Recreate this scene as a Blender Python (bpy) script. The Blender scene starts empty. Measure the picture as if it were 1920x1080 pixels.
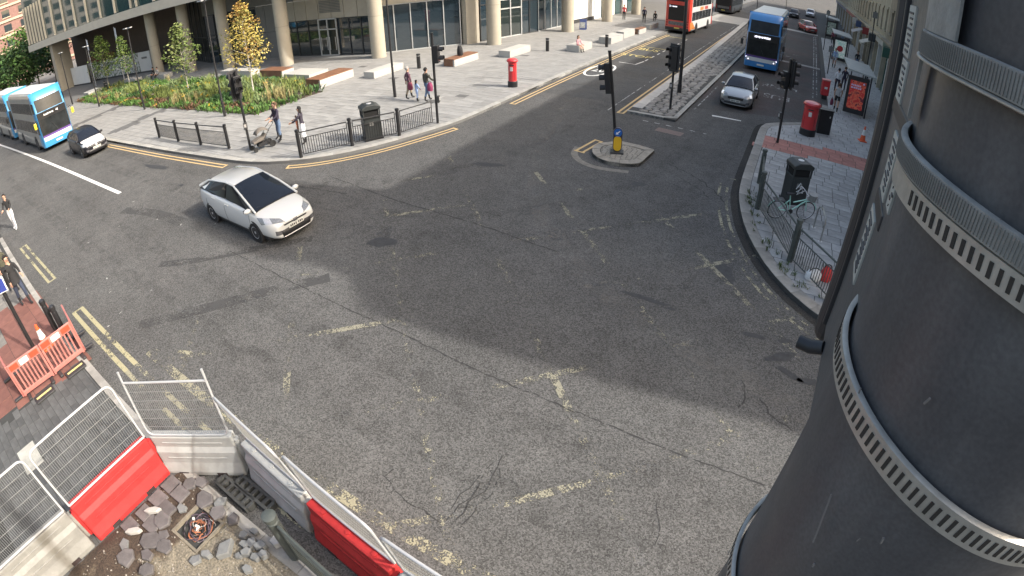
import bpy, bmesh, math, random
from math import sin, cos, pi, radians, sqrt, atan2, hypot
from mathutils import Matrix, Vector
random.seed(7)
sc = bpy.context.scene
COL = sc.collection
# ------------------------------------------------------------------ camera (wide security lens: r = f * theta)
PHI, PITCH, ROLL, CAMH = .532, .6147, -.0212, 7.37
def lens_axis(v):
    x, y, z = v
    c, s = cos(ROLL), sin(ROLL); x, z = c*x - s*z, s*x + c*z
    c, s = cos(PITCH), sin(PITCH); y, z = c*y + s*z, -s*y + c*z
    c, s = cos(PHI), sin(PHI); return Vector((c*x - s*y, s*x + c*y, z))
cd = bpy.data.cameras.new('camera'); cam = bpy.data.objects.new('camera', cd); COL.objects.link(cam); sc.camera = cam
_r, _u, _b = lens_axis((1,0,0)), lens_axis((0,0,1)), -lens_axis((0,1,0))
cam.matrix_world = Matrix(((_r.x,_u.x,_b.x,0),(_r.y,_u.y,_b.y,0),(_r.z,_u.z,_b.z,CAMH),(0,0,0,1)))
sc.render.engine = 'CYCLES'
cd.lens = 19.1; cd.sensor_fit = 'HORIZONTAL'; cd.sensor_width = 36; cd.sensor_height = 20.25
cd.type = 'PANO'; cd.panorama_type = 'FISHEYE_LENS_POLYNOMIAL'; cd.fisheye_fov = pi
cd.fisheye_polynomial_k0 = 0; cd.fisheye_polynomial_k1 = -1/19.129
cd.fisheye_polynomial_k2 = 0; cd.fisheye_polynomial_k3 = 0; cd.fisheye_polynomial_k4 = 0
cd.clip_start = .01; cd.clip_end = 3000
# ------------------------------------------------------------------ daylight
SUN_AZ, SUN_EL = radians(76), radians(37)
w = bpy.data.worlds.new('World'); sc.world = w; w.use_nodes = True
nt = w.node_tree; bg = nt.nodes['Background']
sky = nt.nodes.new('ShaderNodeTexSky'); sky.sky_type = 'NISHITA'; sky.sun_disc = False
sky.sun_elevation = SUN_EL; sky.sun_rotation = SUN_AZ; sky.air_density = 1.4; sky.dust_density = 8.0; sky.ozone_density = 1.0
nt.links.new(sky.outputs[0], bg.inputs[0]); bg.inputs[1].default_value = .15
sd = Vector((sin(SUN_AZ)*cos(SUN_EL), cos(SUN_AZ)*cos(SUN_EL), sin(SUN_EL)))
sl = bpy.data.lights.new('sun', 'SUN'); sl.energy = 2.6; sl.angle = radians(.8); sl.color = (1, .95, .88)
so = bpy.data.objects.new('sun', sl); COL.objects.link(so); so.rotation_euler = (-sd).to_track_quat('-Z','Y').to_euler(); so.location = (30, 10, 60)
vs = sc.view_settings; vs.view_transform = 'Standard'; vs.look = 'None'; vs.gamma = 1; vs.exposure = 1.15; vs.use_curve_mapping = False
sc.cycles.use_denoising = True
sc.cycles.max_bounces = 6; sc.cycles.transparent_max_bounces = 12
# ------------------------------------------------------------------ materials
MATS = {}
def nodes_of(m):
    m.use_nodes = True; return m.node_tree, m.node_tree.nodes, m.node_tree.links, m.node_tree.nodes['Principled BSDF']
def mat(key, col=(.5,.5,.5), rough=.6, metal=0, var=.12, scale=3, bump=0, bscale=40, coat=0, emit=0, rnd=0, spec=.5, alpha=1, trans=0, obj=True, col2=None, c2amt=.5):
    """procedural principled material: base colour broken up by two noises, optional per-object random, bump"""
    if key in MATS: return MATS[key]
    m = bpy.data.materials.new(key); t, N, L, p = nodes_of(m); MATS[key] = m
    p.inputs['Roughness'].default_value = rough; p.inputs['Metallic'].default_value = metal
    p.inputs['Coat Weight'].default_value = coat; p.inputs['Specular IOR Level'].default_value = spec
    p.inputs['Transmission Weight'].default_value = trans; p.inputs['Alpha'].default_value = alpha
    tc = N.new('ShaderNodeTexCoord'); src = tc.outputs['Object']
    n1 = N.new('ShaderNodeTexNoise'); n1.inputs['Scale'].default_value = scale; n1.inputs['Detail'].default_value = 6; n1.inputs['Roughness'].default_value = .65; L.new(src, n1.inputs['Vector'])
    mr = N.new('ShaderNodeMapRange'); mr.inputs[1].default_value = .3; mr.inputs[2].default_value = .7; mr.inputs[3].default_value = 1-var; mr.inputs[4].default_value = 1+var; L.new(n1.outputs[0], mr.inputs[0])
    fac = mr.outputs[0]
    if rnd:
        oi = N.new('ShaderNodeObjectInfo'); m2 = N.new('ShaderNodeMapRange'); m2.inputs[3].default_value = 1-rnd; m2.inputs[4].default_value = 1+rnd; L.new(oi.outputs['Random'], m2.inputs[0])
        mu = N.new('ShaderNodeMath'); mu.operation = 'MULTIPLY'; L.new(fac, mu.inputs[0]); L.new(m2.outputs[0], mu.inputs[1]); fac = mu.outputs[0]
    base = N.new('ShaderNodeRGB'); base.outputs[0].default_value = (*col, 1); cs = base.outputs[0]
    if col2:
        n3 = N.new('ShaderNodeTexNoise'); n3.inputs['Scale'].default_value = scale*.6; n3.inputs['Detail'].default_value = 4; L.new(src, n3.inputs['Vector'])
        r3 = N.new('ShaderNodeMapRange'); r3.inputs[1].default_value = c2amt-.08; r3.inputs[2].default_value = c2amt+.08; L.new(n3.outputs[0], r3.inputs[0])
        mx = N.new('ShaderNodeMix'); mx.data_type = 'RGBA'; L.new(r3.outputs[0], mx.inputs[0]); L.new(cs, mx.inputs[6]); mx.inputs[7].default_value = (*col2, 1); cs = mx.outputs[2]
    vm = N.new('ShaderNodeVectorMath'); vm.operation = 'SCALE'; L.new(cs, vm.inputs[0]); L.new(fac, vm.inputs['Scale']); L.new(vm.outputs[0], p.inputs['Base Color'])
    if bump:
        n2 = N.new('ShaderNodeTexNoise'); n2.inputs['Scale'].default_value = bscale; n2.inputs['Detail'].default_value = 5; L.new(src, n2.inputs['Vector'])
        b = N.new('ShaderNodeBump'); b.inputs['Strength'].default_value = bump; b.inputs['Distance'].default_value = .02; L.new(n2.outputs[0], b.inputs['Height']); L.new(b.outputs[0], p.inputs['Normal'])
    if emit:
        p.inputs['Emission Color'].default_value = (*col, 1); p.inputs['Emission Strength'].default_value = emit
    return m
def worn_paint(key, col, keep, fine=55, big=.9, rough=.75):
    """road paint rubbed away: opaque flakes where noise passes the threshold, bare road elsewhere"""
    if key in MATS: return MATS[key]
    m = bpy.data.materials.new(key); t, N, L, p = nodes_of(m); MATS[key] = m
    p.inputs['Roughness'].default_value = rough
    g = N.new('ShaderNodeNewGeometry')
    a = N.new('ShaderNodeTexNoise'); a.inputs['Scale'].default_value = fine; a.inputs['Detail'].default_value = 3; L.new(g.outputs['Position'], a.inputs['Vector'])
    b = N.new('ShaderNodeTexNoise'); b.inputs['Scale'].default_value = big; b.inputs['Detail'].default_value = 3; L.new(g.outputs['Position'], b.inputs['Vector'])
    c = N.new('ShaderNodeTexNoise'); c.inputs['Scale'].default_value = fine*.2; c.inputs['Detail'].default_value = 4; L.new(g.outputs['Position'], c.inputs['Vector'])
    def mth(op, x, y):
        q = N.new('ShaderNodeMath'); q.operation = op
        for i, v in enumerate((x, y)):
            if isinstance(v, (int, float)): q.inputs[i].default_value = v
            else: L.new(v, q.inputs[i])
        return q.outputs[0]
    s = mth('ADD', mth('ADD', mth('MULTIPLY', a.outputs[0], .7), mth('MULTIPLY', b.outputs[0], 1.1)), mth('MULTIPLY', c.outputs[0], .7))
    mr = N.new('ShaderNodeMapRange'); mr.inputs[1].default_value = 1.25 - keep - .05; mr.inputs[2].default_value = 1.25 - keep + .05; L.new(s, mr.inputs[0])
    L.new(mr.outputs[0], p.inputs['Alpha'])
    v = N.new('ShaderNodeMapRange'); v.inputs[1].default_value = .3; v.inputs[2].default_value = .7; v.inputs[3].default_value = .8; v.inputs[4].default_value = 1.15; L.new(a.outputs[0], v.inputs[0])
    k = N.new('ShaderNodeVectorMath'); k.operation = 'SCALE'; k.inputs[0].default_value = col; L.new(v.outputs[0], k.inputs['Scale']); L.new(k.outputs[0], p.inputs['Base Color'])
    return m
def asphalt(key, base, warm=(1.05,1.0,.93), speck=.55, patch=.16):
    if key in MATS: return MATS[key]
    m = bpy.data.materials.new(key); t, N, L, p = nodes_of(m); MATS[key] = m
    p.inputs['Roughness'].default_value = .92; p.inputs['Specular IOR Level'].default_value = .15
    g = N.new('ShaderNodeNewGeometry'); P_ = g.outputs['Position']
    def noise(sc_, det, r=.6):
        n = N.new('ShaderNodeTexNoise'); n.inputs['Scale'].default_value = sc_; n.inputs['Detail'].default_value = det; n.inputs['Roughness'].default_value = r; L.new(P_, n.inputs['Vector']); return n.outputs[0]
    def rng(o, a, b, c, d):
        q = N.new('ShaderNodeMapRange'); q.inputs[1].default_value = a; q.inputs[2].default_value = b; q.inputs[3].default_value = c; q.inputs[4].default_value = d; L.new(o, q.inputs[0]); return q.outputs[0]
    def mul(a, b):
        q = N.new('ShaderNodeMath'); q.operation = 'MULTIPLY'; L.new(a, q.inputs[0]); L.new(b, q.inputs[1]); return q.outputs[0]
    vo = N.new('ShaderNodeTexVoronoi'); vo.inputs['Scale'].default_value = 44; L.new(P_, vo.inputs['Vector'])
    sep = N.new('ShaderNodeSeparateColor'); L.new(vo.outputs['Color'], sep.inputs[0])
    chips = rng(sep.outputs[0], 0, 1, 1-speck*.75, 1+speck)
    fineg = rng(noise(70, 2), .3, .7, .72, 1.28)
    big = rng(noise(.22, 5), .3, .7, 1-patch, 1+patch)
    mid = rng(noise(1.7, 6, .7), .3, .7, .88, 1.12)
    f = mul(mul(chips, fineg), mul(big, mid))
    hue = N.new('ShaderNodeMix'); hue.data_type = 'RGBA'; L.new(rng(noise(.35, 3), .4, .6, 0, 1), hue.inputs[0])
    hue.inputs[6].default_value = (base*warm[0], base*warm[1], base*warm[2], 1); hue.inputs[7].default_value = (base*1.0, base*.99, base*.97, 1)
    k = N.new('ShaderNodeVectorMath'); k.operation = 'SCALE'; L.new(hue.outputs[2], k.inputs[0]); L.new(f, k.inputs['Scale']); L.new(k.outputs[0], p.inputs['Base Color'])
    b = N.new('ShaderNodeBump'); b.inputs['Strength'].default_value = .5; b.inputs['Distance'].default_value = .01; L.new(chips, b.inputs['Height']); L.new(b.outputs[0], p.inputs['Normal'])
    return m
def glass_mat(key, col, rough=.04, spec=.9):
    return mat(key, col, rough, 0, .05, 1.5, spec=spec, coat=.6)
# ------------------------------------------------------------------ mesh building
class MB:
    def __init__(s): s.v = []; s.f = []; s.mi = []; s.cur = 0
    def add(s, vs, fs):
        b = len(s.v); s.v += [tuple(v) for v in vs]; s.f += [tuple(i+b for i in f) for f in fs]; s.mi += [s.cur]*len(fs); return s
    def box(s, c, d, rz=0, rx=0, ry=0):
        h = [x/2 for x in d]; R = Matrix.Rotation(rz,3,'Z') @ Matrix.Rotation(ry,3,'Y') @ Matrix.Rotation(rx,3,'X'); c = Vector(c)
        vs = [c + R @ Vector((a*h[0], b*h[1], e*h[2])) for a in (-1,1) for b in (-1,1) for e in (-1,1)]
        return s.add(vs, [(0,1,3,2),(4,6,7,5),(0,4,5,1),(2,3,7,6),(0,2,6,4),(1,5,7,3)])
    def b2(s, x0, x1, y0, y1, z0, z1): return s.box(((x0+x1)/2,(y0+y1)/2,(z0+z1)/2), (abs(x1-x0),abs(y1-y0),abs(z1-z0)))
    def ring(s, c, ax, r, n, ph=0):
        ax = Vector(ax).normalized(); u = ax.orthogonal().normalized(); v = ax.cross(u); c = Vector(c)
        return [c + r*(cos(2*pi*i/n+ph)*u + sin(2*pi*i/n+ph)*v) for i in range(n)]
    def cyl(s, p0, p1, r0, r1=None, n=12, caps=True):
        p0, p1 = Vector(p0), Vector(p1); r1 = r0 if r1 is None else r1
        vs = s.ring(p0, p1-p0, r0, n) + s.ring(p1, p1-p0, r1, n)
        fs = [(i,(i+1)%n,n+(i+1)%n,n+i) for i in range(n)]
        if caps: fs += [tuple(range(n-1,-1,-1)), tuple(range(n,2*n))]
        return s.add(vs, fs)
    def tube(s, pts, r, n=8, closed=False):
        P = [Vector(p) for p in pts]; m = len(P); rings = []; up = None
        rr = r if isinstance(r, (list, tuple)) else [r]*m
        for i in range(m):
            a = P[(i-1) % m] if (i or closed) else P[i]; b = P[(i+1) % m] if (i < m-1 or closed) else P[i]
            t = (b-a).normalized() if (b-a).length > 1e-9 else Vector((0,0,1))
            if up is None: up = t.orthogonal().normalized()
            else:
                up = up - t*up.dot(t); up = up.normalized() if up.length > 1e-6 else t.orthogonal().normalized()
            v = t.cross(up); rings.append([P[i] + rr[i]*(cos(2*pi*k/n)*up + sin(2*pi*k/n)*v) for k in range(n)])
        return s.loft(rings, closed)
    def loft(s, rings, closed=False, caps=True):
        n = len(rings[0]); m = len(rings); vs = [p for r in rings for p in r]; fs = []
        for j in range(m if closed else m-1):
            k = (j+1) % m
            fs += [(j*n+i, j*n+(i+1)%n, k*n+(i+1)%n, k*n+i) for i in range(n)]
        if caps and not closed: fs += [tuple(range(n-1,-1,-1)), tuple((m-1)*n+i for i in range(n))]
        return s.add(vs, fs)
    def lathe(s, prof, n=16, c=(0,0,0)):
        rings = [[(c[0]+max(r,1e-4)*cos(2*pi*i/n), c[1]+max(r,1e-4)*sin(2*pi*i/n), c[2]+z) for i in range(n)] for r, z in prof]
        return s.loft(rings)
    def prism(s, poly, z0, z1):
        n = len(poly); vs = [(x,y,z0) for x,y in poly] + [(x,y,z1) for x,y in poly]
        return s.add(vs, [(i,(i+1)%n,n+(i+1)%n,n+i) for i in range(n)] + [tuple(range(n-1,-1,-1)), tuple(range(n,2*n))])
    def sheet(s, poly, z=0): return s.add([(p[0],p[1],p[2] if len(p) > 2 else z) for p in poly], [tuple(range(len(poly)))])
    def xprism(s, poly, y0, y1):
        """polygon in the x-z plane pushed along y"""
        n = len(poly); vs = [(x,y0,z) for x,z in poly] + [(x,y1,z) for x,z in poly]
        return s.add(vs, [(i,n+i,n+(i+1)%n,(i+1)%n) for i in range(n)] + [tuple(range(n)), tuple(range(2*n-1,n-1,-1))])
    def strip(s, path, wd, z=0):
        """flat ribbon along a ground path"""
        n = len(path); L, R = [], []
        for i in range(n):
            a = Vector(path[max(i-1,0)][:2]); b = Vector(path[min(i+1,n-1)][:2]); t = (b-a).normalized(); q = Vector((-t.y,t.x)); p = Vector(path[i][:2])
            ww = wd[i] if isinstance(wd, (list,tuple)) else wd
            L.append((*(p+q*ww/2), z)); R.append((*(p-q*ww/2), z))
        return s.add(L+R, [(i+1,i,n+i,n+i+1) for i in range(n-1)])
    def ball(s, c, r, n=10, m=6, sq=(1,1,1)):
        rings = [[(c[0]+r*sq[0]*sin(pi*j/m)*cos(2*pi*i/n), c[1]+r*sq[1]*sin(pi*j/m)*sin(2*pi*i/n), c[2]-r*sq[2]*cos(pi*j/m)) for i in range(n)] for j in range(1, m)]
        b = len(s.v); s.loft(rings, caps=False); k = len(rings)-1
        s.add([(c[0],c[1],c[2]-r*sq[2]), (c[0],c[1],c[2]+r*sq[2])], []); e = len(s.v)
        for i in range(n):
            s.f.append((e-2, b+(i+1)%n, b+i)); s.mi.append(s.cur); s.f.append((e-1, b+k*n+i, b+k*n+(i+1)%n)); s.mi.append(s.cur)
        return s
    def mesh(s, name, mats, smooth=False, angle=35):
        me = bpy.data.meshes.new(name); me.from_pydata(s.v, [], s.f)
        for m in (mats if isinstance(mats, (list,tuple)) else [mats]): me.materials.append(m)
        if any(s.mi): me.polygons.foreach_set('material_index', s.mi)
        bm = bmesh.new(); bm.from_mesh(me); bmesh.ops.recalc_face_normals(bm, faces=bm.faces); bm.to_mesh(me); bm.free()
        if smooth:
            me.polygons.foreach_set('use_smooth', [True]*len(me.polygons)); me.set_sharp_from_angle(angle=radians(angle))
        me.update(); return me
    def build(s, name, mats, parent=None, loc=None, rz=0, smooth=False, bevel=0, seg=2, sub=0, angle=35):
        o = bpy.data.objects.new(name, s.mesh(name, mats, smooth or sub > 0, 180 if sub else angle)); COL.objects.link(o)
        if parent: o.parent = parent
        if loc is not None: o.location = loc
        o.rotation_euler.z = rz
        if bevel:
            md = o.modifiers.new('bevel','BEVEL'); md.width = bevel; md.segments = seg; md.limit_method = 'ANGLE'; md.angle_limit = radians(40)
        if sub:
            md = o.modifiers.new('subsurf','SUBSURF'); md.levels = sub; md.render_levels = sub
        return o
def tag(o, label=None, cat=None, group=None, kind=None):
    if label: o['label'] = label
    if cat: o['category'] = cat
    if group: o['group'] = group
    if kind: o['kind'] = kind
    return o
def thing(name, label, cat, loc=(0,0,0), rz=0, group=None, scale=None):
    o = bpy.data.objects.new(name, None); COL.objects.link(o); o.location = loc; o.rotation_euler = (0,0,rz); o.empty_display_size = .2
    if scale: o.scale = (scale,)*3 if not isinstance(scale, tuple) else scale
    return tag(o, label, cat, group)
def inst(name, me, parent=None, loc=(0,0,0), rz=0, scale=None):
    o = bpy.data.objects.new(name, me); COL.objects.link(o); o.parent = parent; o.location = loc; o.rotation_euler = (0,0,rz)
    if scale: o.scale = scale
    return o
def dup(root, loc, rz=None, label=None, parent=None):
    r = root.copy(); COL.objects.link(r); r.location = loc
    if rz is not None: r.rotation_euler = (0,0,rz)
    if label: r['label'] = label
    if parent: r.parent = parent
    def kids(a, b):
        for ch in list(a.children):
            c = ch.copy(); COL.objects.link(c); c.parent = b; kids(ch, c)
    kids(root, r); return r
def text_mesh(body, size, name, extrude=0):
    cu = bpy.data.curves.new(name, 'FONT'); cu.body = body; cu.size = size; cu.align_x = 'CENTER'; cu.align_y = 'CENTER'; cu.extrude = extrude
    o = bpy.data.objects.new(name, cu); COL.objects.link(o); dg = bpy.context.evaluated_depsgraph_get(); dg.update()
    me = bpy.data.meshes.new_from_object(o.evaluated_get(dg)); bpy.data.objects.remove(o); bpy.data.curves.remove(cu); return me
def pv(x, y): return (x*.9837, y*.9837, PZ)      # a foot point read on the kerb-high pavement
PZ = .12
def inside(p, poly):
    x, y = p; c = False; n = len(poly)
    for i in range(n):
        (x0,y0),(x1,y1) = poly[i], poly[(i+1)%n]
        if (y0 > y) != (y1 > y) and x < (x1-x0)*(y-y0)/(y1-y0)+x0: c = not c
    return c
def offset_path(path, d):
    out = []; n = len(path)
    for i in range(n):
        a = Vector(path[max(i-1,0)]); b = Vector(path[min(i+1,n-1)]); t = (b-a).normalized(); out.append((path[i][0]-t.y*d, path[i][1]+t.x*d))
    return out
def resample(path, step):
    out = [tuple(path[0])]; acc = 0
    for a, b in zip(path, path[1:]):
        L = hypot(b[0]-a[0], b[1]-a[1]); t = step-acc
        while t <= L: out.append((a[0]+(b[0]-a[0])*t/L, a[1]+(b[1]-a[1])*t/L)); t += step
        acc = L-(t-step)
    return out
def smooth_path(path, it=2):
    for _ in range(it):
        q = [path[0]]
        for a, b in zip(path, path[1:]): q += [(a[0]*.75+b[0]*.25, a[1]*.75+b[1]*.25), (a[0]*.25+b[0]*.75, a[1]*.25+b[1]*.75)]
        path = q+[path[-1]]
    return path
# ================================================================== ROAD
ASPH = asphalt('asphalt_worn', .082, warm=(1.0,1.0,.98))
ASPH_B = asphalt('asphalt_bus_lane', .068, warm=(1.16,.98,.96), speck=.35, patch=.12)
ASPH_N = asphalt('asphalt_newer', .072, warm=(.97,1,1.02), speck=.35, patch=.16)
TAR = mat('tar_patch', (.035,.036,.038), .75, var=.3, scale=9, bump=.4, bscale=60)
CRACK = worn_paint('crack_dark', (.03,.03,.03), .12, fine=30, big=3, rough=.9)
YW = worn_paint('yellow_box_paint_worn', (.21,.2,.15), -.135, fine=34, big=.55)
YM = worn_paint('yellow_line_paint_rubbed', (.25,.235,.165), -.05, fine=30, big=.9)
YL = worn_paint('yellow_line_paint', (.31,.285,.175), .12, fine=40, big=1.2)
YO = worn_paint('orange_yellow_line_paint', (.50,.36,.17), .55, fine=40, big=1.2)
WL = worn_paint('white_line_paint', (.62,.62,.60), .55, fine=40, big=1.0)
WF = worn_paint('white_paint_faint', (.30,.30,.295), .0, fine=30, big=1.2)
YF = worn_paint('yellow_paint_faint', (.55,.46,.16), .30, fine=30, big=1.2)
m = MB(); m.sheet([(-900,-900),(900,-900),(900,900),(-900,900)], 0); road = tag(m.build('road', ASPH), kind='structure')
def on_road(name, build, ma, z):
    m = MB(); build(m); return m.build(name, ma, road)
# resurfaced lanes
on_road('resurfaced_lane', lambda m: m.sheet([(-13.2,25.2),(-7.7,25.2),(-7.9,72),(-13.2,72)], .004), ASPH_N, 0)
on_road('bus_lane', lambda m: m.sheet([(-5.2,26.9),(1.6,29.8),(1.6,140),(-5.1,140)], .004), ASPH_B, 0)
on_road('crossing_table', lambda m: m.sheet([(-13.2,72),(-8.2,72),(-8.2,83),(-13.2,83)], .008), mat('pale_table_paving', (.30,.29,.27), .8, var=.2, scale=2, bump=.2), 0)
on_road('crossing_table', lambda m: m.sheet([(-5.1,78),(1.6,78),(1.6,80),(-5.1,80)], .008), MATS['pale_table_paving'], 0)
on_road('crossing_table', lambda m: m.sheet([(-5.1,48.2),(1.6,48.2),(1.6,49.0),(-5.1,49.0)], .008), mat('pale_setts', (.26,.25,.24), .8, var=.2, scale=3), 0)
SCAR = worn_paint('scar_asphalt', (.045,.045,.045), -.01, fine=60, big=1.5, rough=.9)
# dark reinstatement scars left by trenches on the left of the junction
for path, wd in (([(-15.3,5.0),(-14.4,5.6),(-13.6,6.4),(-12.8,7.2),(-11.6,8.4)], .34), ([(-12.9,3.0),(-11.7,4.5),(-10.6,6.0),(-9.6,7.2)], .42), ([(-21.5,6.3),(-19.5,6.9),(-17.2,7.0)], .5)):
    on_road('trench_scar', lambda m: m.strip(smooth_path(path), wd, .004), SCAR, 0)
# cracks: polyline ribbons that wander
def wander(path, step, amp, seed):
    rd = random.Random(seed); out = []
    for x, y in resample(path, step): out.append((x+rd.uniform(-amp,amp), y+rd.uniform(-amp,amp)))
    return out
for k, (path, wd, amp) in enumerate((
    ([(-13.6,6.68),(-9.44,6.5),(-6.66,6.41),(-4.57,6.26),(-2.8,6.21),(-.69,6.11),(1.31,6.05)], .032, .022),
    ([(-14.6,11.95),(-10.8,11.4),(-7.66,11.25),(-4.98,10.94)], .05, .025),
    ([(-4.47,3.5),(-4.42,3.3),(-4.08,3.17),(-3.44,3.09),(-3.0,3.12)], .024, .035),
    ([(-2.98,3.14),(-2.97,3.56),(-2.93,4.06),(-3.05,4.84)], .026, .05), ([(-3.1,3.2),(-3.06,3.6),(-3.03,4.1),(-3.14,4.6)], .022, .05), ([(-2.88,3.2),(-2.84,3.65),(-2.8,4.1),(-2.88,4.5)], .022, .05), ([(-3.2,3.35),(-3.14,3.8),(-3.1,4.2)], .018, .05), ([(-3.06,3.5),(-2.9,3.62)], .018, .03), ([(-3.05,3.9),(-2.88,3.95)], .018, .03), ([(-2.97,4.3),(-3.12,4.36)], .016, .03),
    ([(-4.2,18.6),(-3.1,18.0),(-2.2,17.2),(-1.6,16.4)], .05, .06), ([(-3.6,17.6),(-2.7,17.0),(-2.0,16.3)], .04, .06), ([(-3.9,17.0),(-2.9,16.5),(-2.1,16.6)], .035, .06),
    ([(.3,8.4),(.5,8.0),(.35,7.6)], .04, .04), ([(.8,8.0),(1.15,7.6),(1.6,7.5)], .04, .05), ([(-.4,5.0),(-.2,4.6),(-.1,4.2)], .02, .03),
    ([(-16.5,10.6),(-14.5,10.9),(-12.8,11.1)], .05, .04))):
    on_road('crack', lambda m: m.strip(wander(path, .16, amp, k), [wd*random.Random(k*31+i).uniform(.5,1.3) for i in range(len(wander(path,.16,amp,k)))], .005), CRACK, 0)
def blob(cx, cy, rx, ry, seed, rot=0, n=18):
    rd = random.Random(seed); pts = []
    for i in range(n):
        a = 2*pi*i/n; r = rd.uniform(.7,1.15); x, y = rx*r*cos(a), ry*r*sin(a); pts.append((cx+x*cos(rot)-y*sin(rot), cy+x*sin(rot)+y*cos(rot)))
    return smooth_path(pts+[pts[0]], 1)[:-1]
for k, (x, y, a, b, r) in enumerate(((-9.55,9.2,.42,.28,.5),(-.85,12.15,.55,.26,2.0),(-2.4,10.1,.62,.08,.0),(-1.7,10.0,.12,.05,0),(.3,9.95,.3,.1,.2),(1.0,9.5,.42,.14,.6),(1.25,9.05,.34,.1,-.4),(1.0,10.1,.22,.1,.5),(-4.55,16.2,.3,.22,.3),(-9.8,15.2,.7,.2,.3),(-20.8,8.9,.25,.08,.2),(-25.0,9.6,1.2,.22,.1),(1.7,9.0,.3,.12,.3),(-1.6,11.0,.1,.05,.2))):
    on_road('tar_patch', lambda m: m.sheet(blob(x,y,a,b,k,r), .0045), TAR, 0)
on_road('iron_cover', lambda m: m.sheet([(-5.75,22.1),(-4.55,22.0),(-4.5,22.55),(-5.7,22.65)], .005), mat('rusty_cover', (.15,.11,.10), .7, .2, .25, 12), 0)
def stain_mat(key, col, amt, sc_):
    m = bpy.data.materials.new(key); t, N, L, p = nodes_of(m); p.inputs['Roughness'].default_value = .7; p.inputs['Base Color'].default_value = (*col,1)
    g = N.new('ShaderNodeNewGeometry'); n = N.new('ShaderNodeTexNoise'); n.inputs['Scale'].default_value = sc_; n.inputs['Detail'].default_value = 5; L.new(g.outputs['Position'], n.inputs['Vector'])
    r = N.new('ShaderNodeMapRange'); r.inputs[1].default_value = .42; r.inputs[2].default_value = .68; r.inputs[3].default_value = 0; r.inputs[4].default_value = amt; L.new(n.outputs[0], r.inputs[0]); L.new(r.outputs[0], p.inputs['Alpha']); return m
OIL = stain_mat('oil_and_rubber', (.022,.021,.02), .17, 2.2); DUST = stain_mat('pale_dust', (.19,.18,.165), .3, 1.6)
for k, (path, wd) in enumerate((([(-40,8.6),(-25,8.5),(-16,8.7),(-9,9.6),(-4,12.5),(-2.4,17),(-2.3,26)],.55),([(-40,9.9),(-26,9.9),(-17,10.2),(-11.5,12.5),(-9.2,17),(-9.0,26)],.5),([(-40,4.2),(-20,4.0),(-8,4.1),(3,4.0),(14,4)],.55),([(-40,5.7),(-20,5.5),(-8,5.5),(3,5.5),(14,5.5)],.5),([(-11,40),(-11,26),(-9.5,18),(-5,10),(4,7.4)],.6),([(-3.9,30),(-3.9,22),(-4.6,15),(-9,10.5),(-20,9.2)],.5))):
    on_road('tyre_wear', lambda m: m.strip(smooth_path(path,3), wd, .0022+.0002*k), OIL if k != 4 else DUST, 0)
rdo = random.Random(77)
for k in range(34):
    x, y = rdo.uniform(-22,1), rdo.uniform(3,16); on_road('oil_spot', lambda m: m.sheet(blob(x,y,rdo.uniform(.05,.22),rdo.uniform(.04,.14),k+400,rdo.uniform(0,3),10), .0036), OIL, 0)
# yellow box junction, nearly worn away
BX0, BX1, BY0, BY1 = -11.6, 1.4, 2.45, 15.4
def clip_line(x0, y0, dx, dy):
    ts = []
    for lo, hi, p, d in ((BX0,BX1,x0,dx),(BY0,BY1,y0,dy)):
        a, b = (lo-p)/d, (hi-p)/d; ts.append((min(a,b), max(a,b)))
    a, b = max(t[0] for t in ts), min(t[1] for t in ts)
    return None if b-a < .6 else [(x0+dx*a, y0+dy*a), (x0+dx*b, y0+dy*b)]
for c in [6.4+3.62*i for i in range(-3,6)]:
    seg = clip_line(0, c, .7071, .7071)
    if seg: on_road('box_junction_line', lambda m: m.strip(seg, .15, .006), YW, 0)
for c in [-7.36+3.68*i for i in range(-1,7)]:
    seg = clip_line(0, c, .7071, -.7071)
    if seg: on_road('box_junction_line', lambda m: m.strip(seg, .15, .0066), YW, 0)
on_road('box_junction_line', lambda m: m.strip([(-11.6,2.62),(-2,2.62),(-1,2.62)], .22, .0072), YM, 0)
on_road('box_junction_line', lambda m: m.strip([(-11.6,2.75),(-10.4,3.3)], .12, .0078), YM, 0)
def dyl(path, ma, off=(.28,.5), wd=.085, z=.008, ends=True):
    for d in off: on_road('yellow_line', lambda m: m.strip(offset_path(path, d), wd, z), ma, 0)
    if ends:
        g = .05 if off[1] > 0 else -.05; a = [offset_path(path, d)[0] for d in (off[0]-g, off[1]+g)]; b = [offset_path(path, d)[-1] for d in (off[0]-g, off[1]+g)]
        for q in ((a,) if ends == 'start' else (a, b)): on_road('yellow_line', lambda m: m.strip(q, .085, z+.0006), ma, 0)
PLAZA = smooth_path([(-34,10.75),(-27,10.95),(-22.8,11.2),(-20,11.4),(-18.6,11.7),(-17.5,12.2),(-16.2,13.0),(-14.9,14.65),(-14,17),(-13.5,18.9),(-13.42,22.5)], 2)
PLAZA_FULL = [(-150,9.0),(-60,10.3)] + PLAZA + [(-13.3,50),(-13.3,150)]
def cut(path, a, b): return [p for p in path if a(p) and b(p)]
dyl([p for p in PLAZA if p[0] < -20.3], YO, off=(-.3,-.55))
dyl([p for p in PLAZA if p[0] > -17.4 and p[1] < 18.6], YO, off=(-.3,-.55))
dyl([(-13.4,22.5),(-13.35,35),(-13.3,52)], YO, off=(-.3,-.55))
dyl([(-7.55,23.7),(-7.6,40),(-7.9,72)], YO, off=(.2,.46), wd=.11)
on_road('white_line', lambda m: m.strip([(-8.55,23.8),(-8.6,40),(-8.8,72)], .06, .008), WF, 0)
dyl([(-24.2,1.5),(-19.0,1.5)], YL, off=(.45,.72), wd=.1)
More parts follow.
